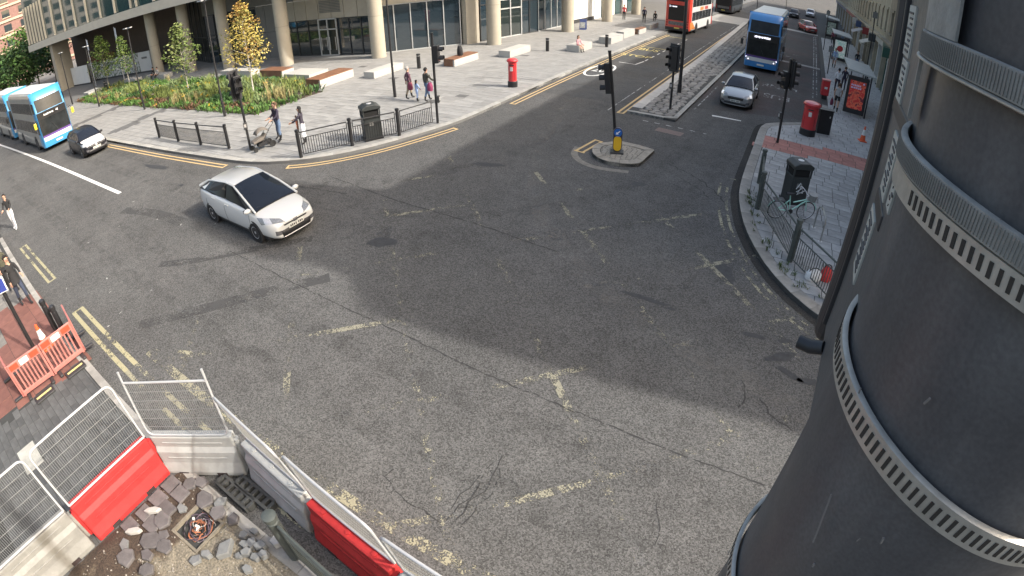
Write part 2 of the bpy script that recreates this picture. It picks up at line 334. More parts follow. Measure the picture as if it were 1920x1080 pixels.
dyl([(-15.8,1.4),(-11.5,1.35)], YL, off=(.5,.8), wd=.13, ends='start')
dyl([(-11.5,1.35),(-7.5,1.3),(-2,1.3)], YM, off=(.5,.8), wd=.12, ends=False)
RIGHT = smooth_path([(9,10.75),(3.2,10.8),(1.84,11.13),(.44,12.37),(-.58,14.25),(-1.15,16.2),(-1.41,18),(-1.45,23),(-1.5,26.0),(-1.2,26.75),(.3,28.3),(1.35,29.0),(1.6,30.2),(1.62,34)], 2)
RIGHT_FULL = [(80,10.7)] + RIGHT + [(1.65,80),(1.65,150)]
dyl([p for p in RIGHT if p[1] < 18.6 and p[0] < 2.6], YM, off=(.42,.68), wd=.09, ends=False)
dyl([(1.63,31),(1.65,76)], WF, off=(.35,.6), wd=.08)
on_road('yellow_line', lambda m: m.strip([(-2.1,18.45),(-1.45,18.6)], .1, .009), YM, 0)
# centre and edge lines
on_road('white_line', lambda m: m.strip(smooth_path([(-80,5.6),(-57.6,6.45),(-45,6.85),(-35,7.05),(-23.8,7.1)]), .2, .006), WL, 0)
on_road('white_line', lambda m: m.strip([(-3.95,26.25),(-2.5,26.4)], [.22,.12], .009), WL, 0)
on_road('white_line', lambda m: m.strip([(-4.95,26.6),(-4.85,33)], .07, .009), WF, 0)
for k in range(6): on_road('white_line', lambda m: m.strip([(-6.6+.55*k,23.2-.02*k),(-6.35+.55*k,23.18-.02*k)], .1, .006), WF, 0)
for k in range(9): on_road('white_line', lambda m: m.strip([(-10.75,37.2+1.6*k),(-10.75,37.9+1.6*k)], .09, .008), WL, 0)
on_road('white_line', lambda m: m.strip([(-12.1,35.5),(-10.9,35.45),(-10.75,36.9)], .1, .009), WL, 0)
# speed roundel, stop lettering
on_road('speed_roundel', lambda m: m.strip([(-12.2+.72*cos(2*pi*i/40), 32.2+1.95*sin(2*pi*i/40)) for i in range(41)], .15, .009), WL, 0)
def road_text(body, size, x, y, sy, ma, name, rz=0, sx=1):
    me = text_mesh(body, size, name); me.materials.append(ma); o = inst(name, me, road, (x,y,.01), rz, (sx,sy,1)); return o
road_text('20', .85, -12.2, 32.2, 2.3, WL, 'speed_number')
road_text('STOP', .95, -11.85, 38.6, 1.15, YF, 'road_lettering')
road_text('BUS', .95, -11.85, 41.9, 1.6, YF, 'road_lettering')
for y in (35.2, 43.0): on_road('white_line', lambda m: m.strip([(-12.9,y+8),(-10.8,y+8)], .1, .009), YF, 0)
road_text('BUS', 1.0, -1.2, 33.5, 1.7, WF, 'road_lettering', pi)
road_text('LANE', 1.0, -1.2, 36.6, 1.5, WF, 'road_lettering', pi)
for y in (52, 54): on_road('white_line', lambda m: m.strip([(-1.6,y),(-.4,y-.15)], .22, .009), WF, 0)
# litter specks and chips of old paint on the left of the junction
rd = random.Random(5); LIT = mat('litter_chip', (.27,.27,.255), .8)
for k in range(16):
    x, y = rd.uniform(-24,-13), rd.uniform(2.2,8.5)
    on_road('paint_chip', lambda m: m.sheet(blob(x,y,rd.uniform(.03,.09),rd.uniform(.015,.035),k+200,rd.uniform(0,3),8), .005), LIT, 0)
# ================================================================== PAVEMENTS
GRAN = mat('pale_granite', (.235,.235,.228), .75, var=.18, scale=1.4, rnd=.13, bump=.12, bscale=60)
GRAN_D = mat('dark_granite', (.10,.10,.10), .75, var=.2, scale=2, rnd=.1)
KERBM = mat('granite_kerb', (.30,.295,.275), .8, var=.22, scale=3, rnd=.12, bump=.2)
SLAB = mat('concrete_slab', (.30,.297,.29), .85, var=.22, scale=2.2, rnd=.16, bump=.2, bscale=60)
SLAB_J = mat('slab_joint', (.05,.05,.048), .9, var=.2, scale=6)
KERBD = mat('weathered_kerb', (.27,.255,.23), .85, var=.25, scale=3, rnd=.18, bump=.25)
REDT = mat('red_tactile', (.36,.16,.13), .8, var=.18, scale=3, rnd=.12)
def pavement(name, poly, ma, z=.112):
    m = MB(); m.prism(poly, -.1, z); return tag(m.build(name, ma), kind='structure')
def kerb(path, parent, step, wd, ma, lift=.128, skip=None):
    P = resample(path, step); me = MB().box((0,0,(lift-.1)/2), (step-.012, wd, lift+.1)).mesh('kerb_stone', ma); n = 0
    for a, b in zip(P, P[1:]):
        if skip and skip(a): continue
        t = Vector((b[0]-a[0], b[1]-a[1])); q = Vector((-t.y,t.x)).normalized()
        inst('kerb_stone', me, parent, ((a[0]+b[0])/2+q.x*wd/2, (a[1]+b[1])/2+q.y*wd/2, 0), atan2(t.y,t.x), (t.length/step,1,1)); n += 1
def clip_to(cx, cy, lx, ly, poly):
    """cut one slab along the nearest edges of the pavement outline"""
    q = [(cx-lx/2,cy-ly/2),(cx+lx/2,cy-ly/2),(cx+lx/2,cy+ly/2),(cx-lx/2,cy+ly/2)]; n = len(poly); E = []
    for i in range(n):
        a, b = Vector(poly[i]), Vector(poly[(i+1)%n]); t = b-a
        if t.length < 1e-6: continue
        k = max(0, min(1, (Vector((cx,cy))-a).dot(t)/t.length_squared)); d = (a+t*k-Vector((cx,cy))).length
        if d < hypot(lx,ly)*.55: E.append((d, a, t))
    E.sort(key=lambda e: e[0]); sg = 1 if sum(poly[i][0]*poly[(i+1)%n][1]-poly[(i+1)%n][0]*poly[i][1] for i in range(n)) > 0 else -1
    for d, a, t in E[:2]:
        nv = Vector((-t.y,t.x))*sg; out = []
        for i in range(len(q)):
            p, r = Vector(q[i]), Vector(q[(i+1)%len(q)]); dp, dr = (p-a).dot(nv), (r-a).dot(nv)
            if dp >= 0: out.append(tuple(p))
            if (dp > 0) != (dr > 0): out.append(tuple(p+(r-p)*(dp/(dp-dr))))
        q = out
        if len(q) < 3: return None
    return q
def slabs(parent, poly, x0, x1, y0, y1, lx, ly, ma, near, gap=.012, z=.12, rows_along='x', name='paving_slab', limit=290, special=None, seed=1):
    """individual slabs where they show large, the rest as one joined sheet of slabs"""
    rd = random.Random(seed); cells = []; r = 0; y = y0
    while y < y1:
        x = x0 + rd.uniform(0, lx)
        while x < x1:
            cx, cy = (x+lx/2, y+ly/2)
            ins = [inside((cx+a*lx/2, cy+b*ly/2), poly) for a in (-1,1) for b in (-1,1)]
            if all(ins): cells.append((cx, cy, None))
            elif any(ins):
                q = clip_to(cx, cy, lx-gap, ly-gap, poly)
                if q: cells.append((cx, cy, q))
            x += lx
        y += ly
    cells.sort(key=near); me = {}; rest = MB()
    for i, (cx, cy, q) in enumerate(cells):
        mm = special(cx, cy) if special else ma
        if mm is None: continue
        if q and mm is ma:
            tgt = MB() if i < limit else rest
            tgt.prism(q, z-.03, z+rd.uniform(-.0015,.0025))
            if i < limit: tgt.build(name, mm, parent)
        elif i < limit or mm is not ma:
            if mm.name not in me: me[mm.name] = MB().box((0,0,0), (lx-gap, ly-gap, .03)).mesh(name, mm)
            inst(name, me[mm.name], parent, (cx, cy, z-.015+rd.uniform(-.0015,.0025)))
        else: rest.box((cx, cy, z-.015+rd.uniform(-.001,.002)), (lx-gap, ly-gap, .03))
    if rest.v: tag(rest.build(name, ma, parent), kind='stuff')
GRAN_J = mat('granite_joint', (.135,.133,.128), .85, var=.15, scale=2)
plaza_poly = PLAZA_FULL + [(-150,150)]
plaza = pavement('plaza_pavement', plaza_poly, GRAN_J)
kerb([p for p in PLAZA_FULL if p[1] < 60 and p[0] > -70][0:] , plaza, .93, .3, KERBM)
inner = offset_path([p for p in PLAZA_FULL if p[0] > -90], .33); inner += [(inner[-1][0]-60, 150), (-90,150)]
dark_band = lambda x, y: GRAN_D if (abs(x+36.6) < .45 and y < 16.5) or (abs(x+46) < .45 and y < 16.5) else GRAN
slabs(plaza, inner, -64, -13.3, 10.4, 62, 1.2, .45, GRAN, lambda c: hypot(c[0], c[1]), gap=.022, limit=295, special=dark_band)
m = MB(); m.b2(-37.1,-36.4,11.4,16.3,.1,.1235); m.build('dark_paving_band', GRAN_D, plaza)
m = MB(); m.b2(-46.5,-45.8,11.2,16.3,.1,.1235); m.build('dark_paving_band', GRAN_D, plaza)
for x, y in ((-16.7,21.0),(-15.9,22.4),(-22.5,24.6),(-27.5,27.0),(-18.3,33.5)):
    m = MB(); m.b2(x-.3,x+.3,y-.22,y+.22,.1,.1245); m.build('inspection_cover', GRAN_D, plaza)
# right-hand pavement
right_poly = RIGHT_FULL + [(80,150)]
rpave = pavement('right_pavement', right_poly, SLAB_J)
kerb([p for p in RIGHT_FULL if p[1] < 75 and p[0] < 9][::-1], rpave, .72, .36, KERBD)
on_road('gutter', lambda m: m.strip(offset_path([p for p in RIGHT_FULL if p[1] < 27 and p[0] < 9], .14), .27, .0035), asphalt('asphalt_gutter', .036, speck=.4, patch=.25), 0)
rin = offset_path([p for p in RIGHT_FULL if p[0] < 30], -.38) + [(30,150)]
def right_mat(x, y):
    return REDT if 22.6 + .13*(x+1.3) < y < 24.4 + .13*(x+1.3) and x < 5 else SLAB
slabs(rpave, rin, -1.6, 6.4, 11.2, 76, .62, .46, SLAB, lambda c: c[1], gap=.022, limit=296, special=right_mat, seed=4)

# near-left pavement (south side of the cross street) with the works
SOUTH = [(-150,2.2),(-60,1.9),(-27,1.55),(-19,1.36),(-14,1.28),(-8,1.28),(-2,1.28),(2.2,1.2),(3.6,.6),(4.4,-.6),(4.6,-4),(4.6,-60)]
south_poly = SOUTH + [(-150,-60)]
DARKJ = mat('dark_block_joint', (.035,.036,.035), .9)
BLOCK = mat('dark_paving_block', (.075,.077,.077), .8, var=.25, scale=3, rnd=.2, bump=.25)
spave = pavement('near_pavement', south_poly, DARKJ)
kerb([p for p in SOUTH if p[0] < 4.2 and p[0] > -60][::-1], spave, .9, .2, mat('dirty_kerb', (.27,.26,.24), .85, var=.25, scale=3, rnd=.15, bump=.2), skip=lambda a: a[0] > -2.2)
sin_ = [(-40,1.3),(-14,1.05),(-8,1.05),(-7.2,1.05),(-7.2,-9),(-40,-9)]
PAVS = mat('grey_old_slab', (.17,.16,.145), .85, var=.25, scale=3, rnd=.15, bump=.2)
slabs(spave, sin_, -13.1, -7.1, -2.6, 1.08, .4, .2, BLOCK, lambda c: hypot(c[0], c[1]), limit=270, seed=9)
slabs(spave, [(-40,1.3),(-13.2,1.05),(-13.2,-9),(-40,-9)], -36, -13.1, -4, 1.3, .6, .6, PAVS, lambda c: hypot(c[0], c[1]), limit=200, seed=12,
      special=lambda x, y: mat('dark_red_tactile', (.16,.07,.055), .8, var=.2, scale=3, rnd=.15) if -18.9 < x and y < 1.2 and (y > -.6 or x > -16.5) else PAVS)
m = MB(); m.b2(-11.5,-10.6,-1.55,-1.05,.1,.126); m.build('pale_cover_strip', mat('pale_cover', (.33,.33,.3), .8, var=.2), spave)
# ================================================================== ISLAND with rough setts between the carriageways
isl_poly = smooth_path([(-7.62,23.85),(-5.24,23.9),(-5.1,40),(-5.0,76),(-8.5,76),(-7.7,40),(-7.62,23.85)], 0)[:-1]
m = MB(); m.prism(isl_poly, -.1, .105); island = tag(m.build('median_island', SLAB_J), kind='structure')
kerb([(-7.62,23.85),(-5.24,23.9),(-5.1,40),(-5.0,76)], island, .9, .22, KERBM)
kerb([(-8.5,76),(-7.7,40),(-7.62,23.9)], island, .9, .5, mat('pale_kerb_slab', (.40,.385,.36), .8, var=.15, scale=2, rnd=.1))
SETT = mat('rough_sett', (.215,.205,.19), .85, var=.3, scale=4, rnd=.25, bump=.3)
rd = random.Random(3); setm = []
for k in range(8):
    a = MB(); n = 7; ph = rd.uniform(0,6); r = [rd.uniform(.75,1.05) for _ in range(n)]
    ring = lambda s, z: [(s*r[i]*.22*cos(2*pi*i/n+ph), s*r[i]*.22*sin(2*pi*i/n+ph), z) for i in range(n)]
    a.loft([ring(1,0), ring(1,.02), ring(.72,.045)]); setm.append(a.mesh('sett', SETT))
rest = MB(); cnt = 0; y = 24.45
while y < 74:
    xw = -7.1 - .012*(y-24) + .02; x = xw + .12 + (.1 if int(y*3.2) % 2 else 0)
    while x < -5.5:
        X, Y = x+rd.uniform(-.04,.04), y+rd.uniform(-.05,.05); s_ = rd.uniform(.85,1.15)
        if cnt < 298: inst('sett', setm[rd.randrange(8)], island, (X,Y,.1), rd.uniform(0,6), (s_,s_,1)); cnt += 1
        else:
            a = rd.uniform(0,6); rest.loft([[(X+.2*s_*q*cos(2*pi*i/5+a), Y+.2*s_*q*sin(2*pi*i/5+a), .1+h) for i in range(5)] for q, h in ((1,0),(.75,.045))])
        x += .4
    y += .37
tag(rest.build('sett', SETT, island), kind='stuff')
# ================================================================== small refuge in the mouth of the street
ref = smooth_path([(-7.1,18.85),(-7.12,18.35),(-6.9,17.75),(-6.45,17.35),(-5.85,17.22),(-5.05,17.6),(-5.0,18.0)],1) + [(-4.95,19.35),(-5.7,19.55),(-6.45,19.6)]
cx_, cy_ = -6.05, 18.45
m = MB(); m.prism(ref, -.1, .118); refuge = tag(m.build('refuge_island', SLAB_J), kind='structure')
REFM = mat('worn_refuge_stone', (.26,.24,.205), .85, var=.25, scale=4, rnd=.12, bump=.3)
n = len(ref)
for i in range(n):
    a, b = ref[i], ref[(i+1)%n]; f = .72
    ai = (cx_+(a[0]-cx_)*f, cy_+(a[1]-cy_)*f); bi = (cx_+(b[0]-cx_)*f, cy_+(b[1]-cy_)*f); g = .02
    m = MB(); m.prism([(a[0]+(b[0]-a[0])*g,a[1]+(b[1]-a[1])*g),(b[0]-(b[0]-a[0])*g,b[1]-(b[1]-a[1])*g),(bi[0]-(bi[0]-ai[0])*g,bi[1]-(bi[1]-ai[1])*g),(ai[0]+(bi[0]-ai[0])*g,ai[1]+(bi[1]-ai[1])*g)], -.08, .135+.006*(i%3)); m.build('kerb_stone', REFM, refuge)
inref = [(cx_+(p[0]-cx_)*.69, cy_+(p[1]-cy_)*.69) for p in ref]
slabs(refuge, inref, -7, -4.9, 17.2, 19.6, .2, .16, REFM, lambda c: 0, gap=.02, z=.13, name='sett', limit=150, seed=2)
for x in (-7.62,-7.32):
    on_road('yellow_line', lambda m: m.strip([(x-.02,17.95),(x+.16,19.45)], .1, .009), YO, 0)
for q in ([(-7.72,17.98),(-7.25,17.9)],[(-7.5,19.5),(-7.1,19.4)]): on_road('yellow_line', lambda m: m.strip(q, .09, .0096), YO, 0)
on_road('worn_ring', lambda m: m.strip(smooth_path([(-7.75,18.4),(-7.6,17.6),(-7.0,16.95),(-6.2,16.75),(-5.2,17.0)]), .25, .005), mat('worn_pale_asphalt', (.17,.16,.14), .9, var=.3, scale=6), 0)
# ================================================================== OFFICE BUILDING round the plaza
STONE = mat('warm_column_stone', (.36,.325,.26), .8, var=.08, scale=1.2, bump=.05)
PANEL = mat('beige_cladding', (.36,.33,.27), .7, var=.08, scale=1)
GREYP = mat('grey_metal_panel', (.17,.17,.165), .55, var=.08, scale=1)
CREAM = mat('cream_fascia', (.50,.47,.40), .7, var=.06, scale=1)
BROWN = mat('brown_soffit', (.10,.075,.06), .7, var=.12, scale=2)
FRAMEL = mat('pale_frame', (.45,.46,.46), .45, .3, .05)
FRAMED = mat('dark_frame', (.05,.052,.055), .45, .3, .05)
GLASS = glass_mat('dark_blue_glass', (.020,.032,.042))
GLASS2 = glass_mat('dark_green_glass', (.018,.026,.026))
GLASSB = glass_mat('teal_glass', (.03,.07,.075))
WHITEP = mat('white_panel', (.62,.62,.60), .6, var=.06, scale=1)
office = thing('office_building', 'modern office building with round pale stone columns and dark glazing behind the plaza', 'building', (-40,28,.12))
def off(mb, name, ma, **k):
    mb.v = [(x+40, y-28, z-.12) for x, y, z in mb.v]; return mb.build(name, ma, office, **k)
COLS = [(-80.5,20.1),(-55.0,24.3),(-49.3,25.2),(-43.6,26.1),(-36.1,27.0),(-28.7,30.0),(-22.8,36.8),(-20.7,46.0),(-20.6,55.9),(-20.6,66)]
for x, y in COLS:
    m = MB(); m.cyl((x,y,.1),(x,y,7.2),.56,.56,28); c = off(m, 'column', STONE, smooth=True)
    j = MB(); j.v = []
    for z in (3.35,): j.lathe([(.564,z-.012),(.567,z-.012),(.567,z+.012),(.564,z+.012)], 28, (x,y,0))
    j.v = [(a+40, b-28, e-.12) for a, b, e in j.v]; j.build('joint_ring', mat('joint_grey', (.22,.2,.17), .8), c)
def seg(A, B, t): return (A[0]+(B[0]-A[0])*t, A[1]+(B[1]-A[1])*t)
def wallbox(m, A, B, z0, z1, th=.12, out=0):
    """upright slab from A to B, out = metres towards the outside (right of A->B is outside)"""
    t = Vector((B[0]-A[0], B[1]-A[1])); L = t.length; t /= L; q = Vector((t.y,-t.x)); c = Vector(((A[0]+B[0])/2,(A[1]+B[1])/2)) + q*out
    return m.box((c.x, c.y, (z0+z1)/2), (L, th, z1-z0), atan2(t.y,t.x))
def glaze(A, B, z0, z1, n, rows, gl, fr, fw=.07, out=0):
    zs = [z0] + [z0+(z1-z0)*r for r in rows] + [z1]
    for i in range(n):
        a, b = seg(A,B,i/n), seg(A,B,(i+1)/n)
        for za, zb in zip(zs, zs[1:]):
            m = MB(); wallbox(m, a, b, za+.01, zb-.01, .03, out); off(m, 'glass_pane', gl)
    m = MB()
    for i in range(n+1):
        p = seg(A,B,i/n); t = Vector((B[0]-A[0],B[1]-A[1])).normalized(); q = Vector((t.y,-t.x))*(out+.04)
        m.box((p[0]+q.x,p[1]+q.y,(z0+z1)/2), (fw,.1,z1-z0), atan2(t.y,t.x))
    for z in zs: wallbox(m, A, B, z-fw/2, z+fw/2, .08, out+.05)
    off(m, 'window_frame', fr)
gA, gB, gC, gD, gE, gF = (-39.4,29.9), (-29.9,31.0), (-24.9,36.3), (-23.0,44.6), (-22.5,56.5), (-22.5,70)
# entrance bay
glaze(gA, seg(gA,gB,.42), .15, 3.2, 3, (.7,), GLASS2, FRAMED); glaze(seg(gA,gB,.42), seg(gA,gB,.62), .15, 3.2, 2, (.72,), GLASS2, FRAMEL, .09, .15); glaze(seg(gA,gB,.62), gB, .15, 3.2, 3, (.7,), GLASS, FRAMED)
for t in (.44,.505,.535,.6):
    p = seg(gA,gB,t); m = MB(); m.cyl((p[0]+.1,p[1]-.3,.6),(p[0]+.1,p[1]-.3,1.7),.025,n=8); off(m, 'door_handle', FRAMEL)
for i in range(7):
    a, b = seg(gA,gB,i/7+.003), seg(gA,gB,(i+1)/7-.003); m = MB(); wallbox(m, a, b, 3.25, 4.95, .2, .05); off(m, 'cladding_panel', PANEL)
    m = MB(); wallbox(m, a, b, 4.98, 6.9, .2, .05); off(m, 'cladding_panel', PANEL if i % 3 else GREYP)
m = MB()
for k in range(8): wallbox(m, seg(gA,gB,.45), seg(gA,gB,.68), 3.75+.13*k, 3.82+.13*k, .05, .19)
off(m, 'louvre', GREYP)
# right-hand bays
glaze(seg(gB,gC,.04), seg(gB,gC,.92), .15, 3.9, 5, (), GLASS, FRAMEL)
m = MB(); wallbox(m, gB, gC, 3.95, 6.9, .3, .02); off(m, 'lintel_panel', PANEL)
m = MB(); wallbox(m, seg(gC,gD,-.04), seg(gC,gD,.12), .12, 6.9, .5); off(m, 'wall_pier', PANEL)
glaze(seg(gC,gD,.16), seg(gC,gD,.4), .15, 6.8, 2, (.45,), GLASS, FRAMED); glaze(seg(gC,gD,.4), seg(gC,gD,.72), .15, 3.4, 2, (.76,), GLASS2, FRAMEL, .1, .12); glaze(seg(gC,gD,.4), seg(gC,gD,.72), 3.5, 6.8, 2, (), GLASS, FRAMED); glaze(seg(gC,gD,.72), gD, .15, 6.8, 2, (.45,), GLASS, FRAMED)
glaze(gD, seg(gD,gE,.5), .15, 6.8, 5, (.5,), GLASS, FRAMEL); 
m = MB(); wallbox(m, seg(gD,gE,.52), gE, .12, 6.9, .3); off(m, 'white_wall', WHITEP)
m = MB(); wallbox(m, seg(gD,gE,.52), gE, .12, .5, .32, .03); off(m, 'plinth', FRAMED)
for i in range(6):
    a, b = seg(gE,gF,i/6+.01), seg(gE,gF,(i+1)/6-.01); m = MB(); wallbox(m, a, b, .12, 3.4, .3, 0); off(m, 'door_leaf' if i % 2 else 'white_panel', WHITEP if i % 2 == 0 else GLASSB)
m = MB(); wallbox(m, gE, gF, 3.4, 6.9, .3); off(m, 'wall', PANEL)
# left-hand part: grey panels, dark glass, deep recess
gL, gM, gN, gO = (-42.9,29.4), (-50.5,28.2), (-57.5,30.0), (-88,25.2)
for i in range(3):
    for z0, z1 in ((.12,2.5),(2.53,5.0)):
        m = MB(); wallbox(m, seg(gL,gA,i/3+.005), seg(gL,gA,(i+1)/3-.005), z0, z1, .2); off(m, 'cladding_panel', GREYP)
glaze(gM, gL, .15, 5.0, 5, (.5,), GLASS, FRAMED); glaze(gN, gM, .15, 6.7, 4, (.4,), GLASS2, FRAMED)
m = MB(); wallbox(m, gM, gA, 5.03, 6.9, .25, .02); off(m, 'upper_panel', GREYP)
m = MB(); wallbox(m, gO, gN, .12, 6.9, .3); off(m, 'recess_wall', BROWN)
m = MB(); wallbox(m, seg(gO,gN,.16), seg(gO,gN,.42), .12, 3.0, .3, .2); off(m, 'brick_red_wall', mat('brick_red_wall', (.20,.075,.045), .8, var=.2, scale=3))
m = MB(); m.box((-79.6,20.8,3.5),(.6,2.6,7.0), .15); off(m, 'end_wall', STONE)
OUT = [(-86.5,18.0),(-55.2,23.0),(-36.4,25.7),(-28.0,28.9),(-21.7,36.4),(-19.5,46),(-19.4,90)]
BACK = [(-60,90),(-86.5,60)]
m = MB(); m.prism(OUT+BACK, 6.9, 24); off(m, 'upper_storeys', GLASSB)
m = MB(); m.prism(OUT+BACK, 6.86, 6.899); off(m, 'soffit', BROWN)
m = MB()
for a, b in zip(OUT, OUT[1:]): wallbox(m, a, b, 6.82, 7.75, .3, .1)
wallbox(m, (-86.5,60), (-86.5,18), 6.82, 7.75, .3, .1); off(m, 'fascia', CREAM)
finm = MB().box((0,0,0),(.12,.5,5.4)).mesh('fin', CREAM)
for a, b in zip(OUT[:2], OUT[1:3]):
    L = hypot(b[0]-a[0], b[1]-a[1]); n = int(L/1.1)
    for i in range(n):
        p = seg(a,b,(i+.5)/n); near_corner = p[0] < -80
        if near_corner or i % 3 == 0: inst('fin', finm, office, (p[0]+40,p[1]-28,10.4), atan2(b[1]-a[1],b[0]-a[0]))
for i in range(8): inst('fin', finm, office, (-86.6+40, 18.6+i*1.0-28, 10.4), pi/2)
# hoardings under the overhang
def leafy(key):
    m = bpy.data.materials.new(key); t, N, L, p = nodes_of(m); p.inputs['Roughness'].default_value = .6
    tc = N.new('ShaderNodeTexCoord'); v = N.new('ShaderNodeTexVoronoi'); v.inputs['Scale'].default_value = 2.6; L.new(tc.outputs['Object'], v.inputs['Vector'])
    n = N.new('ShaderNodeTexNoise'); n.inputs['Scale'].default_value = 3.5; n.inputs['Detail'].default_value = 5; L.new(tc.outputs['Object'], n.inputs['Vector'])
    r = N.new('ShaderNodeValToRGB'); r.color_ramp.elements[0].position = .47; r.color_ramp.elements[0].color = (.16,.19,.14,1); r.color_ramp.elements[1].position = .53; r.color_ramp.elements[1].color = (.55,.55,.53,1); L.new(n.outputs[0], r.inputs[0]); L.new(r.outputs[0], p.inputs['Base Color']); return m
LEAFY = leafy('leaf_print_board')
h = thing('site_hoarding', 'long white site hoarding printed with grey green leaves under the overhang', 'hoarding', (-68,24.6,.12), atan2(2.9,16))
for i in range(6):
    m = MB(); m.box((-7+2.6*i+.4,0,1.3),(2.55,.08,2.3)); m.build('hoarding_board', LEAFY if i < 5 else WHITEP, h)
m = MB(); m.box((0,.01,.09),(15.6,.12,.18)); m.build('base_rail', FRAMED, h)
m = MB(); m.box((6.4,-.06,1.75),(1.1,.03,.22)); m.build('notice', GREYP, h)
h = thing('site_hoarding', 'plain white hoarding panel beside the far left column', 'hoarding', (-76.3,21.9,.12), .15)
m = MB(); m.box((0,0,1.35),(5.4,.1,2.4)); m.build('hoarding_board', WHITEP, h); m = MB(); m.box((0,.01,.09),(5.4,.12,.18)); m.build('base_rail', FRAMED, h)
# ================================================================== STONE BUILDINGS down the right-hand side
SAND = [mat('sandstone_a', (.30,.26,.19), .85, var=.2, scale=1.2, bump=.15), mat('sandstone_b', (.36,.32,.24), .85, var=.2, scale=1.2, bump=.15), mat('sandstone_c', (.25,.215,.16), .85, var=.22, scale=1.2, bump=.15)]
SHOP = [mat('shop_dark', (.04,.045,.05), .5), mat('shop_white', (.5,.5,.48), .5), mat('shop_red', (.25,.03,.03), .5), mat('shop_green', (.03,.09,.07), .5), mat('shop_blue', (.04,.07,.16), .5)]
SGLASS = glass_mat('shop_glass', (.03,.035,.04)); WGLASS = glass_mat('sash_glass', (.035,.045,.05))
FX = 6.45
def stone_building(label, y0, y1, H, nb, stone, shop, floors=3, depth=14, shadow_gable=None):
    b = thing('stone_building', label, 'building', (FX,y0,.12), group='stone buildings on the right'); L = y1-y0-.03; bw = L/nb; g0 = 3.9
    m = MB(); m.b2(.55,depth,0,L,0,H); m.build('wall', stone, b)
    fh = (H-.9-g0)/floors
    for i in range(nb):
        ya = i*bw
        m = MB(); m.b2(.3,.5,ya+.3,ya+bw-.3,.5,3.0); s = m.build('shop_window', SGLASS, b)
        m = MB()
        for k in range(4): m.b2(.24,.34,ya+.3+k*(bw-.6)/3-.04,ya+.3+k*(bw-.6)/3+.04,.5,3.0)
        m.b2(.22,.36,ya+.3,ya+bw-.3,2.3,2.4); m.b2(.15,.5,ya+.3,ya+bw-.3,0,.5); m.build('frame', shop, s)
        m = MB(); m.b2(-.12,.54,ya+.002,ya+.3,0,3.1); m.b2(-.16,.54,ya-.03,ya+.33,3.1,3.35); m.build('pilaster', SHOP[1] if i % 2 else stone, b)
        for f in range(floors):
            z = g0+f*fh; wy = ya+bw/2; ww = min(1.25,bw*.36)
            m = MB(); m.b2(0,.54,ya+.001,wy-ww/2,z,z+fh-.001); m.b2(0,.54,wy+ww/2,ya+bw-.001,z,z+fh-.001); m.b2(.003,.54,wy-ww/2,wy+ww/2,z,z+.75); m.b2(.003,.54,wy-ww/2,wy+ww/2,z+fh-.55,z+fh-.002); m.build('wall_bay', stone, b)
            m = MB(); m.b2(.3,.34,wy-ww/2,wy+ww/2,z+.75,z+fh-.55); p = m.build('window', WGLASS, b)
            m = MB(); m.b2(.26,.33,wy-ww/2,wy-ww/2+.08,z+.75,z+fh-.55); m.b2(.26,.33,wy+ww/2-.08,wy+ww/2,z+.75,z+fh-.55); m.b2(.25,.335,wy-ww/2,wy+ww/2,z+fh/2+.06,z+fh/2+.14); m.build('sash', SHOP[1], p)
            m = MB(); m.b2(-.14,.3,wy-ww/2-.15,wy+ww/2+.15,z+.62,z+.75); m.build('sill', stone, p)
            m = MB(); m.b2(-.1,.1,wy-ww/2-.2,wy+ww/2+.2,z+fh-.55,z+fh-.35); m.build('lintel', stone, p)
    m = MB(); m.b2(-.2,.54,0,L,3.36,3.9); m.build('shop_fascia', shop, b)
    m = MB(); m.b2(-.42,.53,-.002,L+.002,3.9,4.08); m.build('string_course', stone, b)
    m = MB(); m.b2(-.55,.6,-.002,L+.002,H-.9,H-.45); m.b2(-.3,.62,-.001,L+.001,H-.45,H); m.build('cornice', stone, b)
    if shadow_gable:  # unseen turret, added and sized for the shadow round the white hatchback
        a, c, hh = shadow_gable; m = MB(); m.prism([(.2,a),(4.4,a),(4.4,c),(.2,c)], H-.2, hh-1.4); m.v += []; m.build('shadow_turret', stone, b)
        m = MB(); m.loft([[(.1,a-.1,hh-1.4),(4.5,a-.1,hh-1.4),(4.5,c+.1,hh-1.4),(.1,c+.1,hh-1.4)],[(1.5,(a+c)/2-.4,hh+1),(3,(a+c)/2-.4,hh+1),(3,(a+c)/2+.4,hh+1),(1.5,(a+c)/2+.4,hh+1)]]); m.build('shadow_turret_roof', mat('slate', (.06,.065,.07), .6, var=.15), b)
    return b
nb = stone_building('nearest stone corner building hidden behind the black lamp column', 11.9, 31, 13.75, 5, SAND[1], SHOP[0], shadow_gable=(.8,4.6,19.0))
m = MB(); m.add([(2.2,.02,13.7),(12.5,.02,13.7),(7.2,.02,16.6),(2.2,1.0,13.7),(12.5,1.0,13.7),(7.2,1.0,16.6)], [(0,1,2),(5,4,3),(0,3,4,1),(1,4,5,2),(2,5,3,0)]); m.build('shadow_pediment', SAND[1], nb)  # unseen, added so the roofline shadow reaches farther over the road
stone_building('stone building with green shopfront behind the near bus shelter', 31, 46, 13.6, 4, SAND[2], SHOP[3])
stone_building('pale stone building with white shop pilasters beyond the near bus shelter', 46, 61, 13.9, 5, SAND[1], SHOP[1])
stone_building('buff stone building with dark shopfront beside the second bus shelter', 61, 78, 13.4, 5, SAND[0], SHOP[0])
stone_building('stone building with red shop fascia beyond the second shelter', 78, 98, 14.2, 6, SAND[1], SHOP[2])
stone_building('farthest stone building at the end of the right-hand pavement', 98, 140, 14, 10, SAND[0], SHOP[4])
